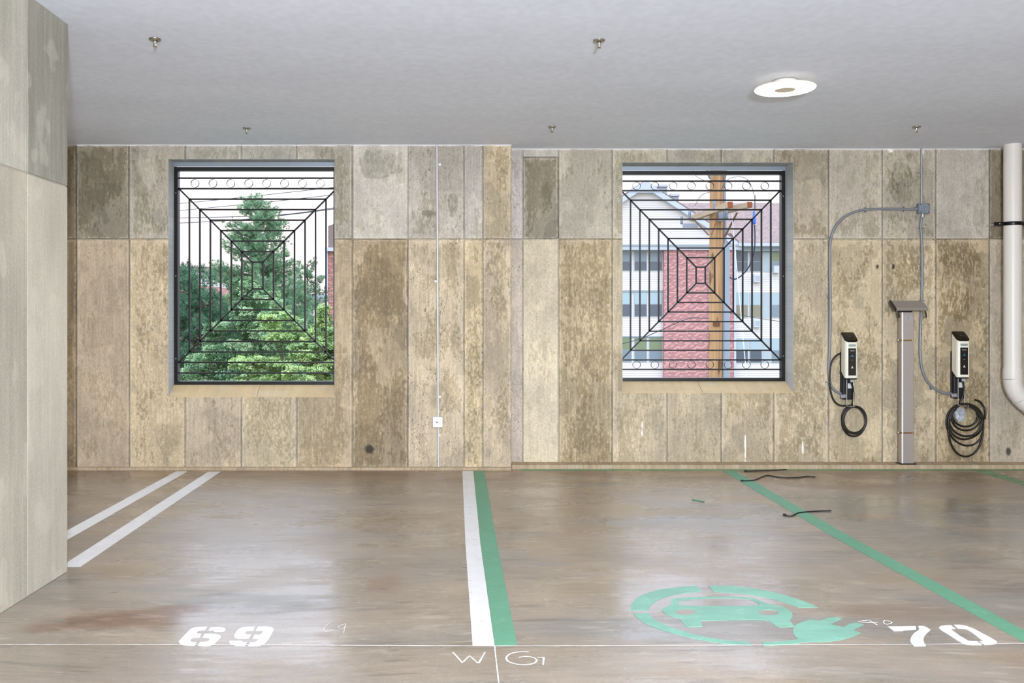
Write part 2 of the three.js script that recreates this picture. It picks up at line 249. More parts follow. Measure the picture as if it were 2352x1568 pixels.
{
  const fl = new THREE.Mesh(box(XLW - .3, XRW + .3, -.3, 0, -OUT + .02, ZB + .3), floorMat); fl.name = 'floor'; fl.userData.kind = 'structure';
  const p = fl.geometry.attributes.position, uv = fl.geometry.attributes.uv; for (let i = 0; i < p.count; i++) uv.setXY(i, (p.getX(i) - fx0) / (fx1 - fx0), (p.getZ(i) - fz0) / (fz1 - fz0));
  scene.add(fl);
  const ceilBump = dataTex(512, 512, (i, j, o) => { const v = .6 * fbm(i / 512 * 5, j / 512 * 9, 4) + .4 * vn(i / 512 * 180, j / 512 * 180); o[0] = o[1] = o[2] = v * 255; }, false);
  const ceilTex = dataTex(1024, 1024, (i, j, o) => { const x = i / 1024, y = j / 1024, f = 1 + .05 * (fbm(x * 5, y * 22, 4) - .5) + .035 * (vn(x * 380, y * 380) - .5); o[0] = 228 * f; o[1] = 234 * f; o[2] = 247 * f; });
  const ce = new THREE.Mesh(box(XLW - .3, XRW + .3, CEIL, CEIL + .3, -OUT + .02, ZB + .3), std({ map: ceilTex, roughness: .7, bumpMap: ceilBump, bumpScale: .002 })); ce.name = 'ceiling'; ce.userData.kind = 'structure'; scene.add(ce);
  for (const [n, g] of [['wall_left', box(XLW - .3, XLW, 0, CEIL, -DL - .1, ZB + .3)], ['wall_right', box(XRW, XRW + .3, 0, CEIL, -DR - .1, ZB + .3)], ['wall_rear', box(XLW, XRW, 0, CEIL, ZB, ZB + .3)]]) {
    const m = new THREE.Mesh(planar(g, .4, .3), sideConcrete); m.name = n; m.userData.kind = 'structure'; scene.add(m);
  }
  const curb = std({ map: plainTex([176, 156, 128], 88.8), roughness: .8 });
  const kick = (n, x0, x1, d, depth, h) => { const g = rbox(x0, x1, -.005, h, -d - .01, -d + depth, .006); const q = g.attributes.position, u = g.attributes.uv; for (let i = 0; i < q.count; i++) u.setXY(i, q.getX(i) / 1.2, (q.getY(i) + q.getZ(i)) / 3); const m = new THREE.Mesh(g, curb); m.name = n; m.userData.kind = 'structure'; scene.add(m); };
  kick('baseboard_left', XLW, stepX - .002, DL, .05, .028);
  kick('baseboard_right', stepX + .002, XRW, DR, .2, .044);
}

// ---------------------------------------------------------------- window openings: sills, lintel angles; grilles
const blackSteel = std({ color: '#0b0c0e', roughness: .38, metalness: .1 });
const zinc = std({ color: '#9aa5b0', roughness: .45, metalness: .6 });
const sillMat = std({ map: plainTex([206, 182, 140], 12.5, 512, 512, .08), roughness: .75 });
const jambMat = std({ map: plainTex([176, 177, 176], 44.4, 512, 512, .12), roughness: .85 });
function opening(n, hole, d, df, ySillBack) {
  const w = structure('window_' + n), [x0, x1, y0, y1] = hole;
  const mid = x0 + (x1 - x0) * (n == 1 ? .53 : .47);
  for (const [a, b] of [[x0 + .001, mid - .002], [mid + .002, x1 - .001]]) { // sloping sill cast in two lengths
    const s = new THREE.Shape([[d, y0], [df + .09, y0], [df + .09, ySillBack + .002], [df - .01, ySillBack], [d, y0 + .006]].map(([z, y]) => new THREE.Vector2(z, y)));
    const g = new THREE.ExtrudeGeometry(s, { depth: b - a, bevelEnabled: false }); // profile in (depth, height), run along x
    g.applyMatrix4(new THREE.Matrix4().set(0, 0, 1, a, 0, 1, 0, 0, -1, 0, 0, 0, 0, 0, 0, 1));
    const p = g.attributes.position, uv = g.attributes.uv; for (let i = 0; i < p.count; i++) uv.setXY(i, p.getX(i) / 2, (p.getY(i) - p.getZ(i)) / 2);
    part(w, 'sill', g, sillMat);
  }
  const jm = jambMat; part(w, 'jamb', planar(box(x0, x0 + .004, y0 + .01, y1, -df - .085, -d - .001), .4, .3), jm); part(w, 'jamb', planar(box(x1 - .004, x1, y0 + .01, y1, -df - .085, -d - .001), .4, .3), jm); part(w, 'soffit', planar(box(x0, x1, y1 - .003, y1, -df, -d - .001), .4, .3), jm);
  part(w, 'lintel_angle', mergeGeometries([box(x0 + .002, x1 - .002, y1 - .046, y1 - .001, -df - .01, -df + .004), box(x0 + .002, x1 - .002, y1 - .012, y1 - .001, -df - .085, -df)]), zinc);
  return w;
}
const yS1 = EYE - (883.5 - CY) / F * 9.10, yS2 = EYE - (875.4 - CY) / F * 9.37;
opening(1, holeL, DL, 9.10, yS1); opening(2, holeR, DR, 9.37, yS2);

function grille(label, hole, df, yb, cx, cy, px, py, h0x, h0y, N, ringPitch, ringR) {
  const [x0, x1, , y1] = hole, g = thing('window_grille', label, 'grille', [cx, yb, -df - .03], 'steel window grilles');
  const xa = x0 + .004, xb = x1 - .004, yt = y1 - .05, fw = .036, zf = -df, dep = .075, zb = -df - .04, t = .0155;
  part(g, 'frame_rail', rbox(xa, xb, yt - fw, yt, zf - dep, zf, .002), blackSteel); part(g, 'frame_rail', rbox(xa, xb, yb, yb + fw, zf - dep, zf, .002), blackSteel);
  for (const [a, b] of [[xa, xa + fw], [xb - fw, xb]]) {
    const st = part(g, 'frame_stile', rbox(a, b, yb + fw, yt - fw, zf - dep, zf, .002), blackSteel);
    for (const f of [.12, .5, .88]) { const y = yb + (yt - yb) * f, s = new THREE.Mesh(new THREE.SphereGeometry(.007, 8, 6).scale(1, 1, .5), zinc); s.name = 'screw'; s.position.set((a + b) / 2 - cx, y - yb, .031); st.add(s); }
  }
  const V = (x, y) => new THREE.Vector3(x, y, zb);
  for (let k = 0; k <= N; k++) { // nested rectangles; the outermost runs between the stiles
    const hx = Math.min(h0x + px * k, k == N ? 9 : 9), hy = h0y + py * k, L = Math.max(xa + fw * .5, cx - hx), R = Math.min(xb - fw * .5, cx + hx);
    const l = k == N ? xa + fw * .5 : L, r = k == N ? xb - fw * .5 : R;
    part(g, 'horizontal_bar', bar(V(l, cy + hy), V(r, cy + hy), t), blackSteel); part(g, 'horizontal_bar', bar(V(l, cy - hy), V(r, cy - hy), t), blackSteel);
    if (k < N) { part(g, 'vertical_bar', bar(V(cx - hx, cy - hy), V(cx - hx, cy + hy), t), blackSteel); part(g, 'vertical_bar', bar(V(cx + hx, cy - hy), V(cx + hx, cy + hy), t), blackSteel); }
  }
  for (const sx of [-1, 1]) for (const sy of [-1, 1]) part(g, 'diagonal_bar', bar(V(cx + sx * h0x, cy + sy * h0y), V(cx + sx * (h0x + px * N), cy + sy * (h0y + py * N)), t), blackSteel);
  const yo = cy + h0y + py * (N + 1), yi = cy - h0y - py * (N + 1);
  part(g, 'horizontal_bar', bar(V(xa + fw * .5, yo), V(xb - fw * .5, yo), t), blackSteel); part(g, 'horizontal_bar', bar(V(xa + fw * .5, yi), V(xb - fw * .5, yi), t), blackSteel);
  const ringG = new THREE.LatheGeometry([[ringR - .003, -.008], [ringR, -.008], [ringR, .008], [ringR - .003, .008], [ringR - .003, -.008]].map(([a, b]) => new THREE.Vector2(a, b)), 28).rotateX(Math.PI / 2);
  for (const s of [-1, 1]) for (let k = 0; k < 8; k++) {
    const m = new THREE.Mesh(ringG, blackSteel); m.name = 'ring'; m.position.set((k - 3.5) * ringPitch, cy + s * (h0y + py * (N + .5)) - yb, zb + df + .03); g.add(m);
  }
  return g;
}
grille('black steel grille of nested rectangles in front of the pine tree', holeL, 9.10, yS1, wx(592, 9.14), wy(632.6, 9.14), .1074, .1074, .055, .1375, 7, .1835, .0425);
grille('black steel grille of nested rectangles in front of the utility pole', holeR, 9.37, yS2, wx(1609.25, 9.41), wy(632, 9.41), .0987, .1007, .0483, .0855, 8, .193, .042);

// ---------------------------------------------------------------- ceiling lamps, sprinklers, flash
const whiteMetal = std({ color: '#e6e3dc', roughness: .5 });
const lampGlow = std({ color: '#fff6e6', emissive: LAMP.color, emissiveIntensity: LAMP.glow, roughness: .6 }), lampRim = std({ color: '#fff2dc', emissive: new THREE.Color(1, .86, .66), emissiveIntensity: .16, roughness: .6 });
const lampCore = std({ color: '#efe2cc', roughness: .5 });
function lamp(x, z, label) {
  const g = thing('ceiling_lamp', label, 'lamp', [x, CEIL, z], 'disc ceiling lamps');
  const lathe = (pts, n) => new THREE.LatheGeometry(pts.map(([a, b]) => new THREE.Vector2(a, b)), n);
  part(g, 'ceiling_canopy', lathe([[0, 0], [.088, 0], [.088, -.02], [.078, -.042], [0, -.042]], 40), whiteMetal, true);
  part(g, 'disc_housing', lathe([[0, -.042], [.12, -.042], [.2, -.049], [.2155, -.056], [.2165, -.062], [.2145, -.0625], [.2, -.0555], [0, -.0575]], 56), lampRim, true);
  part(g, 'glowing_diffuser', lathe([[.072, -.058], [.2, -.0565], [.213, -.063], [.213, -.066], [.205, -.071], [.12, -.0745], [.076, -.0735], [.072, -.071]], 64), lampGlow, true);
  part(g, 'centre_recess', new THREE.CylinderGeometry(.073, .073, .01, 36).translate(0, -.0675, 0), lampCore, true);
  const l = new THREE.RectAreaLight(LAMP.color, LAMP.light, .36, .36); l.position.set(0, -.08, 0); l.rotation.x = -Math.PI / 2; l.name = 'lamp_light'; g.add(l);
}
{ const p = onCeil(1803, 205, .066); lamp(p.x, p.z, 'glowing white disc ceiling lamp above the right window');
  lamp(-3.45, p.z, 'disc ceiling lamp hidden behind the concrete pillar');
  for (const [x, z, s] of [[-3.45, -1.1, 'left'], [p.x, -1.1, 'right'], [-3.45, 4.0, 'left'], [p.x, 4.0, 'right']]) lamp(x, z, `disc ceiling lamp in the ${z < 0 ? 'middle' : 'rear'} of the garage, on the ${s}`); }

const chrome = std({ color: '#b9b6ae', roughness: .22, metalness: 1 });
for (const [px, py, l] of [[356, 92, 'chrome sprinkler head on the ceiling nearest the pillar'], [1376, 95, 'chrome sprinkler head on the ceiling left of the disc lamp, in the near row'], [567, 296, 'chrome sprinkler head on the ceiling above the left window'], [1268, 293, 'chrome sprinkler head on the ceiling between the two windows'], [2105, 293, 'chrome sprinkler head on the ceiling above the conduit box']]) {
  const p = onCeil(px, py, .008), g = thing('sprinkler_head', l, 'sprinkler', [p.x, CEIL, p.z], 'pendent sprinkler heads');
  part(g, 'escutcheon', new THREE.LatheGeometry([[.012, -.004], [.02, -.013], [.034, -.011], [.038, -.004], [.038, 0], [0, 0]].map(([a, b]) => new THREE.Vector2(a, b)), 28), chrome, true);
  part(g, 'sprinkler_body', new THREE.LatheGeometry([[0, 0], [.011, 0], [.011, -.02], [.007, -.024], [.005, -.045], [0, -.047]].map(([a, b]) => new THREE.Vector2(a, b)), 14), chrome, true);
  part(g, 'yoke_arm', tube([[-.009, -.016, 0], [-.012, -.028, 0], [-.004, -.044, 0]].map((v) => new THREE.Vector3(...v)), .002, 6), chrome, true);
  part(g, 'yoke_arm', tube([[.009, -.016, 0], [.012, -.028, 0], [.004, -.044, 0]].map((v) => new THREE.Vector3(...v)), .002, 6), chrome, true);
  part(g, 'deflector', new THREE.CylinderGeometry(.011, .014, .004, 16).translate(0, -.048, 0), chrome, true);
}
{ // flash on a stand, beside and behind the camera; it gives the even frontal light and the shadows to the right of post and chargers
  const [x, y, z] = FLASH.at, g = thing('flash_lamp', 'photo flash on a light stand beside the camera, behind the view', 'flash', [x, 0, z + .16]), black = std({ color: '#151515', roughness: .5 });
  part(g, 'stand_pole', new THREE.CylinderGeometry(.012, .014, y - .22, 12).translate(0, (y - .22) / 2 + .12, 0), black, true);
  for (let k = 0; k < 3; k++) part(g, 'stand_leg', rod(new THREE.Vector3(0, .5, 0), new THREE.Vector3(.4 * Math.cos(k * 2.094), .006, .4 * Math.sin(k * 2.094)), .009), black, true);
  part(g, 'flash_head', rbox(-.06, .06, y - .09, y + .06, -.1, .1, .012), black, true);
  part(g, 'flash_diffuser', rbox(-.11, .11, y - .1, y + .1, -.13, -.1, .01), std({ color: '#ffffff', emissive: FLASH.color, emissiveIntensity: 2, roughness: .5 }), true);
  const l = new THREE.PointLight(FLASH.color, FLASH.power); l.position.set(0, y, -.24); l.shadow.radius = 4; l.name = 'flash_light'; g.add(l);
}

// ---------------------------------------------------------------- floor markings
const whitePaint = std({ map: dataTex(256, 256, (i, j, o) => { const n = fbm(i / 20, j / 20, 3), s = ss(.74, .8, fbm(i / 9 + 50, j / 9, 2)); o[0] = 226 + 10 * (n - .5) - 14 * s; o[1] = 224 + 10 * (n - .5) - 15 * s; o[2] = 222 + 10 * (n - .5) - 16 * s; }), roughness: .6 });
const greenTex = (c, v) => dataTex(256, 256, (i, j, o) => { const n = fbm(i / 40, j / 14, 3), s = ss(.7, .78, fbm(i / 8 + 50, j / 8, 2)); for (let k = 0; k < 3; k++) o[k] = c[k] * (1 + v * (n - .5)) + s * 8; });
const greenPaint = std({ map: greenTex([98, 153, 122], .08), roughness: .55 }), paleGreen = std({ map: greenTex([126, 176, 154], .14), roughness: .55 }), faintGreen = std({ map: greenTex([120, 150, 110], .4), roughness: .7 });
const chalk = std({ color: '#f4f2ee', roughness: .95 });
function paintShape(arcs, holes = [], th = .0016) {
  const flat = (as) => { const out = []; for (const a of as) { const v = a.map(([x, y]) => { const p = onFloor(x, y); return new THREE.Vector3(p.x, p.z, 0); }); out.push(...(a.length > 2 ? new THREE.CatmullRomCurve3(v, false, 'centripetal').getPoints((a.length - 1) * 5) : v)); } return out.map((p) => new THREE.Vector2(p.x, -p.y)); };
  const s = new THREE.Shape(flat(arcs)); for (const h of holes) s.holes.push(new THREE.Path(flat(h)));
  return new THREE.ExtrudeGeometry(s, { depth: th, bevelEnabled: false }).rotateX(-Math.PI / 2).translate(0, .0002, 0);
}
const poly = (pts) => pts.map((p, i) => [p, pts[(i + 1) % pts.length]]);                 // straight edges
const stripe = (pts, mat, label, group) => single('floor_stripe', paintShape(poly(pts)), mat, label, 'line marking', group);
stripe([[404, 1082.6], [431, 1082.6], [156.5, 1238], [60, 1292.6], [10, 1293], [156.5, 1217]], whitePaint, 'white painted floor line nearest the pillar, left one of the pair');
stripe([[479, 1083], [507, 1083], [185, 1301], [145, 1301], [156.5, 1290]], whitePaint, 'white painted floor line of the pair left of number 69, right one');
stripe([[1062, 1082], [1087, 1082], [1103.5, 1250], [1136, 1483], [1085.5, 1483], [1069, 1250]], whitePaint, 'white painted floor line between the numbers 69 and 70');
stripe([[1087.6, 1082], [1113, 1082], [1142, 1250], [1188, 1481], [1136.6, 1483], [1104.1, 1250]], greenPaint, 'green painted floor line beside the white line in the middle');
stripe([[1653, 1077.5], [1682, 1077.5], [1967, 1240], [2155.6, 1340], [2352, 1447.6], [2480, 1519], [2420, 1515], [2352, 1475.5], [2110, 1340], [1927, 1240]], greenPaint, 'long green painted floor line running to the right of number 70');
stripe([[2226, 1077.5], [2262, 1077.5], [2420, 1127], [2420, 1142], [2352, 1115]], faintGreen, 'worn green painted floor line in the far right corner by the drain pipe');
stripe([[1195, 1077.4], [2420, 1077.4], [2420, 1081], [1195, 1080.6]], faintGreen, 'thin worn green line along the foot of the right wall');

const Z3 = (p) => [350 + p[0] / 4.704, 1380 + p[1] / 4.704], Z6 = (p) => [1900 + p[0] / 5.2035, 1340 + p[1] / 5.2035], Z5 = (p) => [1400 + p[0] / 3.92, 1320 + p[1] / 3.92], Z4 = (p) => [980 + p[0] / 4.931, 1250 + p[1] / 4.931];
const pieces = (Z, list) => mergeGeometries(list.map((a) => paintShape(a.map((q) => q.map(Z)))));
{
  const six = pieces(Z3, [
    [[[600, 278], [520, 279], [470, 283], [420, 300], [390, 325], [285, 437]], [[285, 437], [292, 455], [330, 475], [400, 481], [455, 482]], [[455, 482], [480, 445]], [[480, 445], [440, 444], [415, 437], [430, 405], [455, 396], [510, 395]], [[510, 395], [530, 355]], [[530, 355], [495, 353], [480, 345], [500, 322], [520, 316], [570, 315]]],
    [[[632, 283], [700, 281], [750, 285], [785, 298], [788, 315], [775, 330]], [[775, 330], [668, 333]], [[668, 333], [670, 325], [650, 317], [607, 316]]],
    [[[565, 355], [640, 355], [700, 361], [736, 376], [737, 397], [700, 435], [660, 468], [600, 486], [492, 482]], [[492, 482], [515, 443]], [[515, 443], [580, 441], [603, 432], [615, 412], [600, 399], [545, 395]]]]);
  const nine = pieces(Z3, [
    [[[1115, 278], [1030, 279], [975, 286], [930, 305], [892, 355], [881, 382], [900, 402], [955, 408], [1045, 405]], [[1045, 405], [1070, 362]], [[1070, 362], [1020, 362], [1003, 352], [1018, 328], [1040, 319], [1090, 318]]],
    [[[960, 430], [835, 430]], [[835, 430], [830, 445], [845, 465], [890, 480], [1000, 485]], [[1000, 485], [1025, 443], ], [[1025, 443], [985, 443], [960, 430]]],
    [[[1140, 278], [1230, 277], [1285, 282], [1310, 300], [1305, 325], [1245, 430], [1200, 468], [1130, 486], [1035, 485]], [[1035, 485], [1058, 445]], [[1058, 445], [1110, 443], [1135, 430], [1148, 408]], [[1148, 408], [1082, 408]], [[1082, 408], [1105, 363]], [[1105, 363], [1160, 363], [1180, 350], [1191, 328], [1178, 318], [1120, 318]]]]);
  const seven = pieces(Z6, [
    [[[722, 515], [1060, 510]], [[1060, 510], [1060, 550]], [[1060, 550], [910, 558]], [[910, 558], [905, 567]], [[905, 567], [795, 567]]],
    [[[1085, 510], [1120, 507], [1155, 509], [1190, 525], [1235, 555]], [[1235, 555], [1180, 605], [1154, 650], [1157, 705], [1180, 748]], [[1180, 748], [1040, 750]], [[1040, 750], [1003, 710], [995, 670], [1010, 630], [1050, 585], [1093, 556], [1100, 540]]]]);
  const zero = pieces(Z6, [
    [[[1478, 497], [1420, 499], [1365, 508], [1338, 524], [1350, 548], [1470, 625], [1590, 700], [1640, 722], [1700, 732], [1850, 735]], [[1850, 735], [1790, 690]], [[1790, 690], [1730, 689], [1690, 684], [1650, 663], [1490, 556], [1482, 545], [1500, 540], [1530, 540]]],
    [[[1510, 495], [1600, 496], [1660, 507], [1720, 528], [1780, 555], [1900, 620], [2005, 677], [2030, 696], [2010, 718], [1950, 729], [1880, 732]], [[1880, 732], [1815, 690]], [[1815, 690], [1850, 690], [1863, 686], [1845, 675], [1690, 560], [1650, 543], [1600, 537], [1560, 535]]]]);
  for (const [l, a, b, px] of [['white stencilled number 69 on the floor left of the middle stripe', six, nine, 520], ['white stencilled number 70 on the floor beside the plug symbol', seven, zero, 2165]]) {
    const c = onFloor(px, 1462), g = thing('stall_number', l, 'floor number', [c.x, 0, c.z]); part(g, 'digit', a, whitePaint); part(g, 'digit', b, whitePaint);
  }
  const ev = thing('charging_bay_symbol', 'pale green stencilled electric car and plug symbol on the floor', 'floor symbol', (() => { const c = onFloor(1690, 1412); return [c.x, 0, c.z]; })());
  const S = (arcs, holes = []) => paintShape(arcs.map((q) => q.map(Z5)), holes.map((h) => h.map((q) => q.map(Z5))));
  part(ev, 'ring_segment', S([[[790, 100], [650, 108], [480, 130], [340, 165], [240, 215], [197, 270], [192, 320]], [[192, 320], [352, 320]], [[352, 320], [365, 285], [420, 235], [520, 195], [650, 168], [835, 150]]]), paleGreen);
  part(ev, 'ring_segment', S([[[888, 97], [1050, 100], [1250, 118], [1450, 152], [1650, 205], [1780, 250], [1875, 293]], [[1875, 293], [1705, 295]], [[1705, 295], [1620, 265], [1450, 215], [1250, 178], [1100, 162], [935, 155]]]), paleGreen);
  part(ev, 'ring_segment', S([[[215, 348], [355, 348]], [[355, 348], [400, 400], [520, 460], [700, 520], [900, 567], [1100, 595], [1255, 603]], [[1255, 603], [1280, 635]], [[1280, 635], [1120, 628], [900, 600], [650, 548], [450, 490], [310, 430], [245, 385], [215, 348]]]), paleGreen);
  part(ev, 'plug', S([[[1370, 604], [1550, 599], [1640, 590], [1700, 577]], [[1700, 577], [1665, 545], [1652, 510], [1662, 470], [1720, 430], [1810, 403]], [[1810, 403], [1895, 416]], [[1895, 416], [1950, 393], [2010, 382], [2060, 384], [2093, 396]], [[2093, 396], [1990, 443]], [[1990, 443], [2105, 472]], [[2105, 472], [2170, 440], [2230, 433], [2290, 450]], [[2290, 450], [2190, 493]], [[2190, 493], [2265, 525]], [[2265, 525], [2150, 570], [2000, 598], [1880, 605], [1800, 604], [1600, 628], [1390, 640]]]), paleGreen);
  const el = (cx, cy, rx, ry) => { const a = []; for (let k = 0; k < 16; k++) a.push([cx + rx * Math.cos(-k * Math.PI / 8), cy + ry * Math.sin(-k * Math.PI / 8)]); return [a]; };
  part(ev, 'car', S([[[470, 318], [482, 300], [510, 288], [545, 278]], [[545, 278], [560, 215]], [[560, 215], [700, 205], [870, 198], [1100, 198], [1290, 212], [1360, 238], [1440, 265], [1560, 290], [1620, 320], [1645, 352], [1640, 388], [1618, 412]], [[1618, 412], [1665, 465]], [[1665, 465], [1600, 470], [1520, 470], [1480, 445], [1430, 415], [1380, 405]], [[1380, 405], [820, 413]], [[820, 413], [835, 467]], [[835, 467], [760, 469], [700, 468], [670, 445], [630, 395]], [[630, 395], [540, 370], [490, 342], [470, 318]]],
    [[[[625, 236], [880, 213], [1000, 210]], [[1000, 210], [1140, 212], [1270, 224]], [[1270, 224], [1360, 270]], [[1360, 270], [1330, 276], [660, 276], [620, 270]]], el(685, 335, 92, 27), el(1432, 340, 92, 26)]), paleGreen);
}
function ribbon(pts, w, y = .0024, smooth = true) { // chalk stroke lying on the floor
  const v = pts.map(([a, b]) => { const p = onFloor(a, b); p.y = 0; return p; }), c = smooth && v.length > 2 ? new THREE.CatmullRomCurve3(v, false, 'centripetal').getPoints((v.length - 1) * 8) : (() => { const o = []; for (let i = 0; i + 1 < v.length; i++) { const n = Math.max(4, Math.min(120, Math.round(v[i].distanceTo(v[i + 1]) / .03))); for (let k = 0; k < n; k++) o.push(v[i].clone().lerp(v[i + 1], k / n)); } o.push(v[v.length - 1]); return o; })();
  const P = [], I = [];
  c.forEach((p, i) => { const t = c[Math.min(i + 1, c.length - 1)].clone().sub(c[Math.max(i - 1, 0)]).normalize(), h = w / 2 * rr(.6, 1.15); P.push(p.x - t.z * h, y, p.z + t.x * h, p.x + t.z * h, y, p.z - t.x * h); if (i) { const a = 2 * i - 2; I.push(a, a + 2, a + 1, a + 1, a + 2, a + 3); } });
  const g = new THREE.BufferGeometry(); g.setAttribute('position', new THREE.Float32BufferAttribute(P, 3)); g.setIndex(I); g.computeVertexNormals(); const n = g.attributes.normal; for (let i = 0; i < n.count; i++) n.setXYZ(i, 0, 1, 0); return g;
}
single('chalk_line', ribbon([[-40, 1481], [600, 1481.5], [1136, 1484], [1560, 1482.5], [2000, 1481], [2400, 1477.5]], .006, .0024, false), chalk, 'long white chalk line across the floor at the foot of the numbers', 'chalk line');
single('chalk_line', ribbon([[1136, 1484], [1141, 1530], [1147, 1580]], .006, .0024, false), chalk, 'short white chalk line between the letters W and G', 'chalk line');
single('chalk_letter', ribbon([[297, 1222], [405, 1342], [485, 1262], [575, 1340], [590, 1345], [662, 1220]].map(Z4), .009, .0014, false), chalk, 'white chalk letter W on the floor', 'chalk letter');
single('chalk_letter', mergeGeometries([ribbon([[1160, 1218], [1050, 1218], [950, 1240], [902, 1285], [930, 1330], [1020, 1358], [1130, 1365], [1220, 1345], [1245, 1310], [1200, 1280], [1120, 1272], [1040, 1280]].map(Z4), .009, .0014), ribbon([[1250, 1280], [1325, 1280], [1322, 1330], [1318, 1368]].map(Z4), .009, .0016, false)]), chalk, 'white chalk letter G on the floor', 'chalk letter');
single('chalk_number', mergeGeometries([ribbon([[1925, 232], [1865, 280], [1852, 310], [1890, 335], [1945, 315]].map(Z3), .0026, .0014), ribbon([[2085, 247], [2015, 272], [2008, 290], [2060, 300], [2090, 247], [2065, 345]].map(Z3), .0026, .0014)]), chalk, 'small faint chalk 69 right of the stencilled number 69', 'chalk number');
single('chalk_number', mergeGeometries([ribbon([[370, 455], [500, 437], [597, 497]].map(Z6), .007, .0014, false), ribbon([[400, 468], [605, 465]].map(Z6), .007, .0016, false), ribbon([[690, 440], [672, 462], [705, 488], [765, 475], [768, 462], [735, 448], [685, 440]].map(Z6), .006, .0014)]), chalk, 'small chalk 70 left of the stencilled number 70', 'chalk number');
const Z7 = (p) => [1150 + p[0] / 1.957, 1040 + p[1] / 1.957], tieMat = std({ color: '#14161a', roughness: .5 });
for (const [pts, l, m] of [
  [[[1100, 84], [1160, 82], [1230, 80], [1285, 77]], 'black wire scrap on the floor nearest the wall', tieMat],
  [[[1085, 128], [1130, 126], [1180, 108], [1200, 103], [1260, 112], [1330, 113], [1380, 107], [1415, 110]], 'longest black wire scrap, lying on the floor right of the green line', tieMat],
  [[[1275, 282], [1300, 287], [1340, 272], [1400, 266], [1485, 262]], 'black wire scrap lying across the long green line', tieMat],
  [[[860, 212], [890, 217], [915, 222]], 'tiny green wire scrap on the floor under the right window', std({ color: '#4f8a63', roughness: .6 })]]) {
  const v = pts.map(Z7).map(([a, b]) => { const p = onFloor(a, b); p.y = .006; return p; }), c = v[0], g = thing('wire_scrap', l, 'wire', [c.x, 0, c.z], 'wire scraps on the floor');
  part(g, 'strand', tube(v, .005, 6), m); if (m === tieMat) part(g, 'knot', new THREE.SphereGeometry(.011, 8, 6).scale(1.3, .8, 1).translate(v[0].x, .009, v[0].z), m);
}

// ---------------------------------------------------------------- conduits on the walls
const galv = std({ color: '#aab0b8', roughness: .35, metalness: .75 }), greyPvc = std({ color: '#7b7f86', roughness: .5 }), whiteCover = std({ color: '#f2f4f6', roughness: .4 });
const wallPt = (px, py, off, d = DR) => at(px, py, d - off);
{
  const a = wallPt(1003.5, 332.5, .012, DL), b = wallPt(1007, 1072, .012, DL), g = thing('conduit', 'thin galvanised conduit with a white box, running down between the windows', 'conduit', [b.x, 0, b.z]);
  part(g, 'pipe', rod(new THREE.Vector3(b.x, .028, b.z), new THREE.Vector3(a.x, CEIL, a.z), .0095), std({ color: '#d6d9de', roughness: .35, metalness: .35 }));
  const c = wallPt(1005.5, 968, .0, DL); const bx = part(g, 'outlet_box', rbox(c.x - .05, c.x + .05, c.y - .052, c.y + .052, c.z + .002, c.z + .052, .008), whiteCover);
  const s = new THREE.Mesh(rbox(-.012, .006, -.004, .004, 0, .003, .001), std({ color: '#4a4a4a' })); s.name = 'slot'; s.position.set(c.x - b.x - .004, c.y, c.z - b.z + .051); bx.add(s);
  for (const [px, py] of [[1001, 646], [1010, 911], [1009, 999], [1010, 378]]) { const q = wallPt(px, py, .004, DL); part(g, 'strap', rbox(q.x - .012, q.x + .012, q.y - .011, q.y + .011, q.z - .004, q.z + .012, .004), whiteCover); }
}
{
  const a = wallPt(2116.5, 341, .02), g = thing('conduit', 'galvanised conduit dropping from the ceiling to the grey junction box', 'conduit', [a.x, wy(469, DR), a.z]);
  part(g, 'pipe', rod(wallPt(2117, 470, .02), new THREE.Vector3(a.x, CEIL, a.z), .0085), galv); const q = wallPt(2112, 396, .012); part(g, 'strap', rbox(q.x - .018, q.x + .018, q.y - .008, q.y + .008, q.z - .01, q.z + .004, .003), galv);
}
{
  const c = wallPt(2117, 480, 0), g = thing('junction_box', 'square grey junction box on the wall where the conduits meet', 'junction box', [c.x, c.y - .05, c.z]);
  part(g, 'box_body', rbox(c.x - .058, c.x + .058, c.y - .052, c.y + .052, c.z, c.z + .055, .006), std({ color: '#737a84', roughness: .45 }));
  part(g, 'cover', rbox(c.x - .05, c.x + .05, c.y - .045, c.y + .045, c.z + .05, c.z + .06, .006), std({ color: '#7e858e', roughness: .4 }));
  for (const [sx, sy] of [[-1, -1], [1, -1], [-1, 1], [1, 1]]) part(g, 'screw', new THREE.SphereGeometry(.005, 8, 6).translate(c.x + sx * .041, c.y + sy * .036, c.z + .06), std({ color: '#30343a', roughness: .5 }));
  part(g, 'fitting', rod(new THREE.Vector3(c.x - .085, c.y, c.z + .02), new THREE.Vector3(c.x - .05, c.y, c.z + .02), .017), greyPvc); part(g, 'fitting', rod(new THREE.Vector3(c.x, c.y - .085, c.z + .02), new THREE.Vector3(c.x, c.y - .05, c.z + .02), .017), galv);
  part(g, 'wire_loop', tube([[-.004, .045, .062], [.012, .02, .07], [-.006, -.005, .074], [.008, -.035, .066]].map(([x, y, z]) => new THREE.Vector3(c.x + x, c.y + y, c.z + z)), .0045, 6), galv);
}
function flexConduit(label, pts, clips) {
  const v = pts.map(([a, b]) => wallPt(a, b, .02)), e = v[v.length - 1], g = thing('flexible_conduit', label, 'conduit', [e.x, e.y, e.z], 'grey conduits feeding the chargers');
  part(g, 'pipe', tube(v, .0135, 10, 160), std({ color: '#84878c', roughness: .4, metalness: .15 }));
  for (const [px, py, h] of clips) { const q = wallPt(px, py, .012); part(g, 'clip', h ? rbox(q.x - .026, q.x + .026, q.y - .005, q.y + .005, q.z - .007, q.z + .023, .002) : rbox(q.x - .005, q.x + .005, q.y - .026, q.y + .026, q.z - .007, q.z + .023, .002), greyPvc); }
}
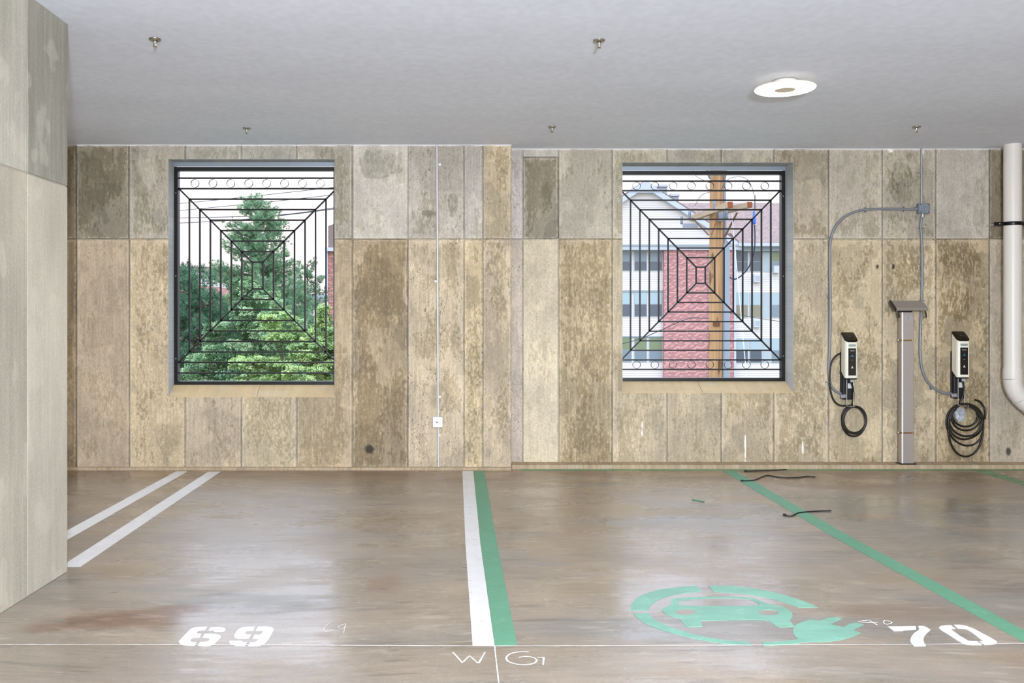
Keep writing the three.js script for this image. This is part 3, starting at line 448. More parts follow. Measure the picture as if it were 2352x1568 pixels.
flexConduit('grey flexible conduit curving from the junction box to the left charger', [[2100, 481], [2060, 480], [2010, 480], [1972, 484], [1940, 498], [1918, 522], [1908, 550], [1906, 600], [1907, 680], [1906, 780], [1904, 850], [1907, 880], [1918, 897], [1934, 905]], [[1987, 482], [2075, 480], [1906, 545, 1], [1905, 682, 1], [1901, 877, 1]].map(([a, b, c]) => [a, b, c || 0]));
flexConduit('grey flexible conduit dropping behind the steel post to the right charger', [[2117, 497], [2115, 520], [2117, 550], [2118, 600], [2117, 690], [2114, 760], [2114, 820], [2121, 858], [2140, 887], [2165, 901], [2188, 904]], [[2116, 524, 1], [2137, 889, 0], [2117, 690, 1]]);

// ---------------------------------------------------------------- chargers
const shell = new THREE.MeshPhysicalMaterial({ color: '#ece8d8', roughness: .32, clearcoat: .4, clearcoatRoughness: .2 }), glossBlack = new THREE.MeshPhysicalMaterial({ color: '#060505', roughness: .12 }), matBlack = std({ color: '#101012', roughness: .55 });
const rubber = std({ color: '#16140f', roughness: .42 }), steel = std({ color: '#d8d8d6', roughness: .2, metalness: 1 });
function canvasTex(w, h, draw) { const c = document.createElement('canvas'); c.width = w; c.height = h; const x = c.getContext('2d'); draw(x, w, h); const t = new THREE.CanvasTexture(c); t.colorSpace = THREE.SRGBColorSpace; return t; }
const panelTex = canvasTex(160, 560, (x, w, h) => {
  x.fillStyle = '#0c0a0c'; x.fillRect(0, 0, w, h);
  x.fillStyle = '#5d5b55'; x.fillRect(24, 22, 112, 32); x.fillStyle = '#8b8980'; for (let k = 0; k < 9; k++) x.fillRect(30 + k * 11.5, 32, 7, 10);
  x.fillStyle = '#2a9fc9'; x.beginPath(); x.arc(80, 135, 11, 0, 7); x.fill(); x.fillRect(38, 156, 84, 7);
  x.strokeStyle = '#b9b9b5'; x.lineWidth = 5; x.beginPath(); x.arc(80, 258, 20, Math.PI * 1.15, Math.PI * 1.85); x.stroke();
  x.fillStyle = '#d9d7cf'; x.beginPath(); x.moveTo(80, 362); x.lineTo(102, 404); x.lineTo(58, 404); x.fill(); x.fillRect(50, 408, 60, 8);
  x.strokeStyle = '#3b3b3b'; x.lineWidth = 3; for (let k = 0; k < 4; k++) { x.beginPath(); x.moveTo(50 + k * 18, 500); x.lineTo(66 + k * 18, 470); x.stroke(); }
});
const stripTex = canvasTex(256, 40, (x, w, h) => { x.fillStyle = '#5f7370'; x.fillRect(0, 0, w, h); x.fillStyle = '#c2cdc8'; for (let k = 0; k < 15; k++) x.fillRect(14 + k * 15.5, 10, 9, 20); });
const capTex = canvasTex(128, 128, (x, w, h) => { x.fillStyle = '#17110e'; x.fillRect(0, 0, w, h); x.strokeStyle = '#2f84ab'; x.lineWidth = 6; x.beginPath(); x.arc(64, 66, 14, .6, 5.2); x.stroke(); x.beginPath(); x.moveTo(50, 66); x.lineTo(78, 66); x.stroke(); });
const faceTex = (t, o = {}) => new THREE.MeshPhysicalMaterial({ map: t, roughness: .14, ...o });
function profileX(pts, w, bevel = .008) { // profile in (z, y) run along x, centred
  const s = new THREE.Shape(pts.map(([z, y]) => new THREE.Vector2(z, y)));
  const g = new THREE.ExtrudeGeometry(s, { depth: w - 2 * bevel, bevelEnabled: true, bevelSize: bevel, bevelThickness: bevel, bevelOffset: -bevel, bevelSegments: 3 });
  return g.applyMatrix4(new THREE.Matrix4().set(0, 0, -1, w / 2 - bevel, 0, 1, 0, 0, 1, 0, 0, 0, 0, 0, 0, 1));
}
function slantPrism(w, z0, z1, r, top, bot, inset = .006) { // upright box with round corners, cut by sloping planes at head and foot
  const ring = [], n = 8, c = [[w / 2 - r, z1 - r, 0], [-w / 2 + r, z1 - r, 1], [-w / 2 + r * .5, z0 + r * .5, 2], [w / 2 - r * .5, z0 + r * .5, 3]];
  for (const [x, z, q] of c) for (let k = 0; k <= n; k++) { const a = Math.PI / 2 * (q + k / n), rad = q < 2 ? r : r * .5; ring.push([x + rad * Math.cos(a), z + rad * Math.sin(a)]); }
  const N = ring.length, P = [], I = [], cz = (z0 + z1) / 2, rows = [[1, bot, inset], [0, bot, 0], [0, top, 0], [1, top, 0]];
  const lay = (k, yf, dy, shrink) => ring.map(([x, z]) => { const X = x * (1 - shrink * 2 * inset / w), Z = cz + (z - cz) * (1 - shrink * 2 * inset / (z1 - z0)); return [X, yf(Z) + dy, Z]; });
  const L = [lay(0, bot, 0, 1), lay(1, bot, inset, 0), lay(2, top, -inset, 0), lay(3, top, 0, 1)];
  for (const l of L) for (const p of l) P.push(...p);
  for (let j = 0; j < 3; j++) for (let i = 0; i < N; i++) { const a = j * N + i, b = j * N + (i + 1) % N; I.push(a, a + N, b, b, a + N, b + N); }
  const t = P.length / 3; P.push(0, top(cz), cz, 0, bot(cz), cz); for (let i = 0; i < N; i++) { const q = (i + 1) % N; I.push(3 * N + i, t, 3 * N + q, i, q, t + 1); }
  const g = new THREE.BufferGeometry(); g.setAttribute('position', new THREE.Float32BufferAttribute(P, 3)); g.setIndex(I); g.computeVertexNormals(); g.setAttribute('uv', new THREE.Float32BufferAttribute(new Float32Array(P.length / 3 * 2), 2)); return g;
}
function charger(label, pxFront, pyTop) {
  const x = (pxFront - CX) / F * (DR - .13), dy = wy(pyTop, DR - .13) - 1.283;
  const g = thing('wall_charger', label, 'charger', [x, .68 + dy, -DR], 'wall-mounted car chargers');
  const Y = -.68; // local heights below are metres above the floor
  const P = (n, geo, m, p = g) => { const q = new THREE.Mesh(geo.translate(0, p === g ? Y : Y, 0), m); q.name = n; p.add(q); return q; };
  P('backplate', rbox(-.07, .045, .69, 1.17, .004, .026, .008), matBlack);
  P('wiring_box', rbox(-.062, .05, .685, .93, .02, .062, .014), matBlack);
  const slope = (z) => 1.355 - (z - .02) * .74, foot = (z) => .906 + Math.max(0, .1 - z) * .85;
  const body = P('housing', slantPrism(.13, .02, .134, .028, slope, foot), shell);
  P('bottom_plate', slantPrism(.122, .026, .13, .026, (z) => foot(z) + .01, (z) => foot(z) - .011, .003), matBlack);
  const cap = P('top_cap', slantPrism(.134, .017, .137, .032, (z) => slope(z) + .017, (z) => slope(z) + .0005, .005), glossBlack);
  const logo = new THREE.PlaneGeometry(.05, .05).rotateX(-Math.PI / 2 + .637).translate(0, slope(.077) + .0185, .077); P('logo', logo, faceTex(capTex, { polygonOffset: true }), cap);
  const pn = P('display_panel', rbox(-.037, .041, .935, 1.21, .130, .1365, .004), glossBlack);
  P('display_print', new THREE.PlaneGeometry(.068, .262).translate(.002, 1.0725, .1372), faceTex(panelTex), pn);
  P('label_strip', new THREE.PlaneGeometry(.07, .02).translate(.002, 1.238, .1346), faceTex(stripTex), body);
  P('conduit_fitting', rod(new THREE.Vector3(-.075, .715, .04), new THREE.Vector3(-.03, .722, .062), .021), std({ color: '#8d8d92', roughness: .5 }));
  P('rating_label', rbox(-.012, .028, .80, .852, .06, .0645, .001), std({ color: '#d9d9dc', roughness: .6 }));
  P('cable_gland', rod(new THREE.Vector3(.012, .866, .095), new THREE.Vector3(.012, .905, .095), .014), std({ color: '#9ea4ad', roughness: .4 }));
  for (const sx of [-.032, .034]) { P('hanger_rod', rod(new THREE.Vector3(sx, .63, .085), new THREE.Vector3(sx, .9, .085), .003), steel); P('hanger_hook', tube([[sx, .636, .085], [sx, .622, .092], [sx, .62, .115], [sx, .634, .122]].map((v) => new THREE.Vector3(...v)), .0042, 6), steel); }
  P('hanger_bar', rod(new THREE.Vector3(-.034, .618, .105), new THREE.Vector3(.036, .618, .105), .0042), steel);
  return { g, x, dy };
}
const c1 = charger('white wall charger with black sloping top, left of the steel post', 1956.5, 783), c2 = charger('white wall charger with black sloping top, right of the steel post', 2213.5, 781);
{ // coiled cables
  const w = (px, py, off) => wallPt(px, py, off);
  const A = (p) => [1910 + p[0] / 5.6, 740 + p[1] / 5.6], B = (p) => [2150 + p[0] / 4.9, 740 + p[1] / 4.9];
  const pts = [w(...A([250, 760]), .095), w(...A([275, 850]), .085), w(...A([282, 950]), .075), w(...A([262, 1060]), .07)];
  const loops = [[288, 1240, 158, 178], [296, 1250, 150, 170], [290, 1262, 160, 182], [302, 1246, 142, 160], [286, 1275, 150, 190]];
  loops.forEach(([cx, cy, rx, ry], i) => { for (let k = 0; k < 16; k++) { const t = -Math.PI / 2 - .4 - k / 16 * 2 * Math.PI, n = loops[Math.min(i + 1, loops.length - 1)], u = k / 16, m = (a, b) => a + (b - a) * u; pts.push(w(...A([m(cx, n[0]) + m(rx, n[2]) * Math.cos(t), m(cy, n[1]) + m(ry, n[3]) * Math.sin(t)]), .03 + .018 * ((i * 2 + (k > 8 ? 1 : 0)) % 4))); } });
  for (const [p, o] of [[[190, 1072], .04], [[120, 1070], .035], [[50, 1030], .03], [[5, 950], .03], [[-22, 820], .03], [[-25, 680], .03], [[-8, 540], .03], [[35, 455], .03], [[90, 410], .025], [[128, 395], .02]]) pts.push(w(...A(p), o));
  const g = thing('charging_cable', 'black charging cable neatly coiled under the left charger', 'cable', [w(1962, 1002, .05).x, w(1962, 1002, .05).y, -DR + .05], 'charging cables');
  part(g, 'cable', tube(pts, .0095, 8, 520), rubber);
  const q = w(...A([255, 1085]), .085); part(g, 'cable_tie', new THREE.TorusGeometry(.024, .003, 6, 20).rotateY(Math.PI / 2).translate(q.x, q.y - .004, q.z - .03), steel);
  const p2 = [w(...B([300, 650]), .095), w(...B([312, 740]), .085), w(...B([300, 830]), .075), w(...B([265, 905]), .07)];
  const L2 = [[330, 915, 150, 120], [325, 925, 140, 135], [335, 915, 190, 165], [330, 920, 185, 205], [325, 915, 215, 190], [335, 915, 195, 297]];
  L2.forEach(([cx, top, rx, ry], i) => { const cy = top + ry; for (let k = 0; k < 16; k++) { const t = -Math.PI / 2 - .5 - k / 16 * 2 * Math.PI, n = L2[Math.min(i + 1, L2.length - 1)], u = k / 16, m = (a, b) => a + (b - a) * u; p2.push(w(...B([m(cx, n[0]) + m(rx, n[2]) * Math.cos(t), m(cy, n[1] + n[3]) + m(ry, n[3]) * Math.sin(t)]), .03 + .018 * ((i + (k > 8 ? 1 : 0)) % 4))); } });
  for (const [p, o] of [[[400, 950], .08], [[470, 1010], .09], [[520, 1090], .09], [[545, 1080], .085], [[555, 1010], .08], [[535, 945], .07], [[490, 890], .07], [[440, 871], .07]]) p2.push(w(...B(p), o));
  const g2 = thing('charging_cable', 'black charging cable in loose sagging loops under the right charger', 'cable', [w(2218, 1048, .05).x, w(2218, 1048, .05).y, -DR + .05], 'charging cables');
  part(g2, 'cable', tube(p2, .0095, 8, 620), rubber);
  const q2 = w(...B([360, 935]), .085); part(g2, 'cable_tie', new THREE.TorusGeometry(.03, .004, 6, 20).rotateY(Math.PI / 2).translate(q2.x, q2.y - .008, q2.z - .03), steel);
  // scrap of clear wrapping caught in the coil
  const bag = new THREE.IcosahedronGeometry(.062, 3), bp = bag.attributes.position; for (let i = 0; i < bp.count; i++) { const x = bp.getX(i), y = bp.getY(i), z = bp.getZ(i), f = .55 + .8 * vn(x * 60 + 5, y * 60 + z * 43); bp.setXYZ(i, x * f, y * f * 1.1, z * f * .35); } bag.computeVertexNormals();
  const bq = w(...B([270, 1045]), .05); single('plastic_wrap', bag.translate(bq.x, bq.y, bq.z), new THREE.MeshPhysicalMaterial({ color: '#dfe3ea', roughness: .2, transmission: .55, thickness: 0 }), 'crumpled clear plastic wrap caught in the right cable coil', 'wrapping');
}

{ // steel cable-management post with tilted head
  const d = 8.985, x = (2085 - CX) / F * d, zf = -d, g = thing('charger_post', 'brushed steel post with a tilted head between the two chargers', 'post', [x, .044, zf - .035]);
  const brushed = std({ color: '#b3aaa6', roughness: .42, metalness: .55, bumpMap: grain(1, 6), bumpScale: .0004 }), copper = std({ color: '#a07a4c', roughness: .3, metalness: .9 });
  const top = wy(717, d), w = .061, body = new THREE.Shape(); body.moveTo(-w + .016, 0); body.lineTo(w - .006, 0); body.quadraticCurveTo(w, 0, w, -.006); body.lineTo(w, -.07); body.lineTo(-w, -.07); body.lineTo(-w, -.016); body.quadraticCurveTo(-w, 0, -w + .016, 0);
  part(g, 'column', new THREE.ExtrudeGeometry(body, { depth: top - .05, bevelEnabled: false, curveSegments: 8 }).rotateX(-Math.PI / 2).scale(1, 1, -1).translate(x, .05, zf), brushed);
  g.children[0].geometry = (() => { const s = new THREE.ExtrudeGeometry(new THREE.Shape(body.getPoints(8).map((p) => new THREE.Vector2(p.x, -p.y))), { depth: top - .05, bevelEnabled: false }).rotateX(-Math.PI / 2); return s.translate(0, .006, .035); })();
  part(g, 'corner_strip', rod(new THREE.Vector3(x - w + .009, .05, zf - .004), new THREE.Vector3(x - w + .009, top, zf - .004), .0095, .0095, 20), std({ color: '#f4f4f2', roughness: .25, metalness: .35 }));
  part(g, 'base_plate', rbox(x - w - .022, x + w + .018, .0441, .053, zf - .085, zf + .02, .002), matBlack);
  part(g, 'neck', box(x - w + .004, x + w - .012, top, top + .022, zf - .06, zf - .008), matBlack);
  // head: flat aluminium section, leaning towards the viewer
  const hd = new THREE.Group(); hd.name = 'head'; hd.position.set(.014, wy(702, d) - .044, .04); hd.rotation.x = .62; g.add(hd);
  part(hd, 'head_plate', rbox(-.163, .163, -.016, .016, -.075, .075, .012), std({ color: '#a39b92', roughness: .5, metalness: .4 }), true);
  part(hd, 'end_cap', rbox(-.172, -.160, -.02, .02, -.08, .08, .008), std({ color: '#241a18', roughness: .5 }), true);
  for (const px of [2062, 2124]) { const q = at(px, 719, d); part(g, 'cable_hook', tube([[0, .02, .01], [.002, -.005, .014], [.006, -.03, .016], [.008, -.042, .012]].map(([a, b, c]) => new THREE.Vector3(q.x + a, q.y + b, zf + c)), .0085, 8), std({ color: '#1e1312', roughness: .5 })); }
  for (const py of [781.5, 994]) {
    const y = wy(py, d), b = part(g, 'clamp_band', rbox(x - w - .003, x + w + .003, y - .0075, y + .0075, zf - .07, zf + .004, .002), copper);
    const s = new THREE.Mesh(new THREE.SphereGeometry(.014, 12, 8), steel); s.name = 'bolt'; s.position.set(-w - .016, y - .044, 0); b.add(s);
    const c = new THREE.Mesh(rbox(-.004, .004, -.009, .009, 0, .004, .001), steel); c.name = 'clip'; c.position.set(w - .012, y - .044, .038); b.add(c);
  }
  const lt = canvasTex(128, 64, (c, W, H) => { c.fillStyle = '#b3aaa6'; c.fillRect(0, 0, W, H); c.fillStyle = '#4a78c0'; c.beginPath(); c.ellipse(50, 18, 17, 9, .4, 0, 7); c.fill(); c.strokeStyle = '#6b8fc4'; c.lineWidth = 4; c.beginPath(); c.moveTo(14, 46); c.quadraticCurveTo(90, 50, 116, 26); c.stroke(); });
  part(g, 'logo_sticker', new THREE.PlaneGeometry(.075, .036).translate(x + .012, wy(732, d), zf + .0012), faceTex(lt, { roughness: .4 }));
}

{ // white drain pipe with elbow
  const d = 8.93, x = (2326 - CX) / F * d, r = .081, g = thing('drain_pipe', 'fat white plastic drain pipe at the right edge of the wall', 'pipe', [x, 0, -d]);
  const pvc = new THREE.MeshPhysicalMaterial({ color: '#e4ded6', roughness: .38 });
  const y1 = wy(870, d), y0 = wy(846, d);
  part(g, 'pipe', rod(new THREE.Vector3(x, y0 - .01, -d), new THREE.Vector3(x, CEIL, -d), r, r, 40), pvc);
  part(g, 'coupling', new THREE.LatheGeometry([[r, y1], [r + .007, y1], [r + .007, y0], [r, y0]].map(([a, b]) => new THREE.Vector2(a, b)), 40).translate(x, 0, -d), pvc);
  const el = [], R = .26; for (let k = 0; k <= 8; k++) { const t = k / 8 * Math.PI / 4; el.push(new THREE.Vector3(x + R * (1 - Math.cos(t)), y1 - R * Math.sin(t), -d)); }
  part(g, 'elbow', new THREE.TubeGeometry(new THREE.CatmullRomCurve3(el), 24, r + .004, 40), pvc);
  const e = el[8], dir = new THREE.Vector3(1, -1, 0).normalize(), m = e.clone().addScaledVector(dir, .09), f = e.clone().addScaledVector(dir, .62);
  part(g, 'coupling', rod(e, m, r + .008, r + .008, 40), pvc); part(g, 'pipe', rod(m, f, r, r, 40), pvc);
  const dn = []; for (let k = 0; k <= 8; k++) { const t = Math.PI / 4 - k / 8 * Math.PI / 4, o = f.clone().add(new THREE.Vector3(R * Math.SQRT1_2, R * Math.SQRT1_2, 0)); dn.push(new THREE.Vector3(o.x - R * Math.cos(t), o.y - R * Math.sin(t), -d)); }
  const down = new THREE.Vector3(f.x + .1, f.y - .18, -d); part(g, 'elbow', new THREE.TubeGeometry(new THREE.CatmullRomCurve3([f, f.clone().addScaledVector(dir, .06), new THREE.Vector3(down.x, down.y + .02, -d), down]), 16, r + .003, 32), pvc);
  part(g, 'pipe', rod(down, new THREE.Vector3(down.x, .0, -d), r, r, 32), pvc);
  const yc = wy(514, d), cl = std({ color: '#0c0c0d', roughness: .3, metalness: .3 });
  const ck = part(g, 'pipe_clamp', mergeGeometries([new THREE.LatheGeometry([[r, yc - .018], [r + .008, yc - .018], [r + .008, yc + .018], [r, yc + .018], [r, yc - .018]].map(([a, b]) => new THREE.Vector2(a, b)), 40).translate(x, 0, -d), box(x - .185, x - r + .004, yc - .018, yc + .018, -d - .006, -d + .008), box(x + r - .004, x + .185, yc - .018, yc + .018, -d - .006, -d + .008)].map((q) => q.index ? q.toNonIndexed() : q)), cl);
  for (const s of [-1, 1]) { const b = new THREE.Mesh(rod(new THREE.Vector3(s * .14, yc, -(DR - d) + .004), new THREE.Vector3(s * .14, yc, .02), .007), steel); b.name = 'threaded_rod'; ck.add(b); }
}
// ---------------------------------------------------------------- outside: ground, street, buildings
const GY = -5;
{
  const g = new THREE.Mesh(box(-120, 120, GY - .5, GY, -200, -OUT - .9), std({ map: (() => { const t = dataTex(512, 512, (i, j, o) => { const n = fbm(i / 40, j / 40, 4), g2 = vn(i / 2, j / 2); o[0] = 120 + 60 * (n - .5) + 20 * g2; o[1] = 124 + 56 * (n - .5) + 20 * g2; o[2] = 104 + 50 * (n - .5) + 20 * g2; }); t.repeat.set(12, 12); return t; })(), roughness: .95 }));
  g.name = 'ground'; g.userData.kind = 'structure'; scene.add(g);
}
const B = (px, py, d) => at(px, py, d);
const brickTex = (sd, c1, c2, mo) => dataTex(256, 256, (i, j, o) => { // 1.2 m square: 16 courses, far off
  const c = Math.floor(j / 16), x = i + (c % 2) * 21.33, k = Math.floor(x / 42.67), fx = x - k * 42.67, fy = j - c * 16, m = fx < 5 || fy < 4, h = hash(k % 6 * 13 + sd, c * 7), q = .86 + .28 * h;
  for (let n = 0; n < 3; n++) o[n] = m ? mo[n] : (h > .7 ? c2[n] : c1[n]) * q;
});
const repeatIn = (t) => { t.wrapS = t.wrapT = THREE.RepeatWrapping; return t; };
const brickMat = std({ map: repeatIn(brickTex(3, [176, 110, 108], [196, 132, 128], [172, 156, 154])), roughness: .9 }), brickRed = std({ map: repeatIn(brickTex(9, [150, 76, 66], [172, 98, 86], [178, 168, 162])), roughness: .9 });
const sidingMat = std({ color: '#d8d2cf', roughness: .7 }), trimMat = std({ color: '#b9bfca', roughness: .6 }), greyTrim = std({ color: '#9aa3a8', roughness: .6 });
const roofMat = std({ map: dataTex(256, 256, (i, j, o) => { const c = Math.floor(j / 8), k = Math.floor((i + (c % 2) * 9) / 18), h = hash(k, c * 3), s = j % 8 < 1 ? .86 : 1; o[0] = (120 + 22 * h) * s; o[1] = (103 + 20 * h) * s; o[2] = (98 + 20 * h) * s; }), roughness: .95 });
repeatIn(roofMat.map);
const paneDark = new THREE.MeshPhysicalMaterial({ color: '#5c656c', roughness: .08 }), paneBlind = std({ color: '#a3b6bb', roughness: .5 }), frameGrey = std({ color: '#a9b4b8', roughness: .5 }), acMat = std({ color: '#bfc4cc', roughness: .5 });
const metres = (g, s = 1.2) => { const p = g.attributes.position, n = g.attributes.normal, uv = g.attributes.uv; for (let i = 0; i < p.count; i++) uv.setXY(i, (Math.abs(n.getX(i)) > .7 ? p.getZ(i) : p.getX(i)) / s, p.getY(i) / s); return g; };
function lapSiding(x0, x1, y0, y1, z, lap = .135, clipTop) { // overlapping boards, each leaning out at its foot
  const P = [], I = []; let n = 0;
  for (let y = y0; y < y1 - .01; y += lap) {
    const t = Math.min(y1, y + lap); let a = x0, b = x1, a2 = x0, b2 = x1; if (clipTop) { [a, b] = clipTop(y); [a2, b2] = clipTop(t); if (b - a < .02) break; }
    P.push(a, y, z, b, y, z, b, y, z + .022, a, y, z + .022, b2, t, z + .003, a2, t, z + .003); I.push(n, n + 1, n + 2, n, n + 2, n + 3, n + 3, n + 2, n + 4, n + 3, n + 4, n + 5); n += 6;
  }
  const g = new THREE.BufferGeometry(); g.setAttribute('position', new THREE.Float32BufferAttribute(P, 3)); g.setIndex(I); const q = g.toNonIndexed(); q.computeVertexNormals(); return q;
}
function pxBox(x0, x1, yt, yb, d, th) { const a = B(x0, yb, d), b = B(x1, yt, d); return box(a.x, b.x, a.y, b.y, -d, -d + th); }
{
  const d = 55, c = B(1600, 700, d), g = thing('apartment_building', 'apartment building with pale siding, pink brick bay and brown roof behind the utility pole', 'building', [c.x, GY, -d - 4]);
  const X = (p) => B(p, 0, d).x, Y = (p) => B(0, p, d).y;
  part(g, 'core', box(X(1220), X(2120), GY, Y(566), -d - 14, -d - .3), std({ color: '#c9c4c4', roughness: .9 }));
  part(g, 'siding', lapSiding(X(1220), X(1523), GY, Y(562), -d), sidingMat); part(g, 'siding', lapSiding(X(1684), X(2120), GY, Y(575), -d), sidingMat);
  part(g, 'side_wall', box(X(1220) - .1, X(1220), GY, Y(562), -d - 14, -d + .02), sidingMat);
  part(g, 'brick_bay', metres(box(X(1522.5), X(1682), GY, Y(574), -d - .3, -d + .35)), brickMat);
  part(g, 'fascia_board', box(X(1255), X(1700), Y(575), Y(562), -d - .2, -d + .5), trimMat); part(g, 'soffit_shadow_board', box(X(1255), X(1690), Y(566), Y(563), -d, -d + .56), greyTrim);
  const pk = [X(1480), Y(425)], eL = [X(1270), Y(562)], eR = [X(1690), Y(562)];
  part(g, 'gable_siding', lapSiding(eL[0], eR[0], Y(562), pk[1], -d + .05, .135, (y) => { const t = (y - eL[1]) / (pk[1] - eL[1]); return [eL[0] + (pk[0] - eL[0]) * t, eR[0] + (pk[0] - eR[0]) * t]; }), sidingMat);
  for (const e of [eL, eR]) part(g, 'rake_board', bar(new THREE.Vector3(e[0], e[1] - .02, -d + .2), new THREE.Vector3(pk[0], pk[1] - .02, -d + .2), .32, .3), trimMat);
  // gable roof slabs running back
  for (const e of [eL, eR]) { const s = Math.sign(e[0] - pk[0]), q = new THREE.Shape([[e[0] + s * .15, e[1] + .06], [pk[0], pk[1] + .14], [pk[0], pk[1] + .26], [e[0] + s * .15, e[1] + .18]].map(([a, b]) => new THREE.Vector2(a, b))); part(g, 'gable_roof', new THREE.ExtrudeGeometry(q, { depth: 9, bevelEnabled: false }).translate(0, 0, -d - 8.7), roofMat); }
  { // main roof
    const zE = -d + .6, zR = -63, yE = Y(559), yR = B(0, 466, 63).y, x0 = X(1220) - .3, x1 = X(2120) + .3;
    const slope = (yR - yE) / (zE - zR), run = (xa, xb, z0) => { const y0 = yE + (zE - z0) * slope, q = new THREE.Shape([[z0, y0], [zR, yR], [zR, yR - .15], [z0, y0 - .15]].map(([z, y]) => new THREE.Vector2(-z, y)));
      const r = new THREE.ExtrudeGeometry(q, { depth: xb - xa, bevelEnabled: false }); r.applyMatrix4(new THREE.Matrix4().set(0, 0, 1, xa, 0, 1, 0, 0, -1, 0, 0, 0, 0, 0, 0, 1)); part(g, 'main_roof', metres(r, 2.2), roofMat); };
    run(X(1692), x1, zE); run(x0, X(1692), -d - 1.2);
    part(g, 'gable_peak', new THREE.ExtrudeGeometry(new THREE.Shape([[pk[0], pk[1] + .22], [pk[0] - 1.1, pk[1] + .22 - .72], [pk[0] + 1.1, pk[1] + .22 - .72]].map(([a, b]) => new THREE.Vector2(a, b))), { depth: .3, bevelEnabled: false }).translate(0, 0, -d + .08), trimMat);
    part(g, 'gutter', box(X(1690), x1, Y(567), Y(560), -d + .1, -d + .7), trimMat); part(g, 'eave_board', box(X(1690), x1, Y(577), Y(567), -d - .1, -d + .3), greyTrim);
    const ln = part(g, 'rear_roof', box(x0, x1, yE - .2, yR - .1, zR - .2, zR), roofMat);
  }
  for (const [a, b, t, l] of [[1504, 1525, 431, 470], [1534, 1551, 452, 474]]) { const v = part(g, 'roof_vent', pxBox(a, b, t, l, 60, 1), greyTrim); const k = new THREE.Mesh(pxBox(a - 2, b + 2, t - 2, t + 3, 60, 1.1).translate(-g.position.x, -g.position.y, -g.position.z), trimMat); k.name = 'vent_cap'; v.add(k); }
  part(g, 'corner_trim', box(X(1682), X(1686.5), GY, Y(575), -d - .1, -d + .4), trimMat); part(g, 'downspout', box(X(1624), X(1629), GY, Y(560), -d + .35, -d + .5), trimMat);
  const win = (x0, x1, yt, yb, split, mats) => {
    const f = part(g, 'window', box(X(x0), X(x1), Y(yb), Y(yt), -d - .05, -d + .05), frameGrey), o = g.position, add = (n, a, b, t, l, m) => { const q = new THREE.Mesh(box(X(a), X(b), Y(l), Y(t), -d + .03, -d + .065).translate(-o.x, -o.y, -o.z), m); q.name = n; f.add(q); };
    const ym = yt + (yb - yt) * split; add('pane', x0 + 1.4, x1 - 1.4, yt + 1.4, ym - .6, mats[0]); add('pane', x0 + 1.4, x1 - 1.4, ym + .6, yb - 1.4, mats[1]);
  };
  const lamp2 = std({ color: '#8a8470', roughness: .4 }), pane2 = new THREE.MeshPhysicalMaterial({ color: '#7f8d95', roughness: .1 }), paneGreen = new THREE.MeshPhysicalMaterial({ color: '#7d8a6c', roughness: .15 });
  const rows = [[576, 622], [670, 727], [774, 831]];
  rows.forEach(([t, b], r) => {
    part(g, 'window_head', box(X(1405), X(1522), Y(t), Y(t - 3), -d, -d + .1), greyTrim);
    for (const [a, c2] of [[1300, 1328], [1332, 1360], [1364, 1392], [1397, 1424], [1428, 1451], [1456, 1486], [1490, 1521]]) win(a, c2, t, b, r == 1 ? .5 : .52, r == 0 ? [pane2, paneDark] : r == 1 ? [paneBlind, paneDark] : [paneGreen, pane2]);
    for (const [a, c2] of [[1687, 1718], [1721, 1750]]) win(a, c2, t + 2, b + 2, .5, r == 0 ? [paneDark, paneDark] : r == 1 ? [paneBlind, lamp2] : [paneBlind, paneDark]);
    part(g, 'infill_panel', box(X(1752), X(1769), Y(b + 2), Y(t + 2), -d, -d + .04), frameGrey);
    for (const [a, c2] of [[1771, 1796], [1830, 1860], [1864, 1894], [1950, 1980], [1984, 2014]]) win(a, c2, t + 2, b + 2, .5, r == 0 ? [paneGreen, pane2] : [paneBlind, pane2]);
    if (r < 2) { const ac = part(g, 'air_conditioner', box(X(1729), X(1744), Y(r ? 751 : 648), Y(r ? 733 : 630), -d, -d + .3), acMat); for (let k = 0; k < 4; k++) { const q = new THREE.Mesh(box(X(1731.5), X(1741.5), Y((r ? 737 : 634) + k * 3 + 1.4), Y((r ? 737 : 634) + k * 3), -d + .3, -d + .31).translate(-g.position.x, -g.position.y, -g.position.z), greyTrim); q.name = 'louvre'; ac.add(q); } }
  });
  const w2 = part(g, 'air_conditioner', box(X(1773), X(1787), Y(627), Y(611), -d, -d + .4), acMat);
}
{
  const d = 58, c = B(830, 700, d), g = thing('brick_house', 'red brick house with white trim seen at the right side of the left window', 'building', [c.x, GY, -d - 4]), X = (p) => B(p, 0, d).x, Y = (p) => B(0, p, d).y;
  part(g, 'brick_wall', metres(box(X(751), X(960), GY, Y(577), -d - 8, -d)), brickRed); part(g, 'cornice', box(X(747), X(964), Y(577), Y(569), -d - 8.2, -d + .3), trimMat); part(g, 'corner_trim', box(X(748.5), X(753), GY, Y(577), -d - .1, -d + .08), trimMat);
  const q = new THREE.Shape([[X(748), Y(569)], [X(963), Y(569)], [X(963), Y(440)], [X(748), Y(515)]].map(([a, b]) => new THREE.Vector2(a, b))); part(g, 'roof', new THREE.ExtrudeGeometry(q, { depth: 6, bevelEnabled: false }).translate(0, 0, -d - 7), roofMat);
}
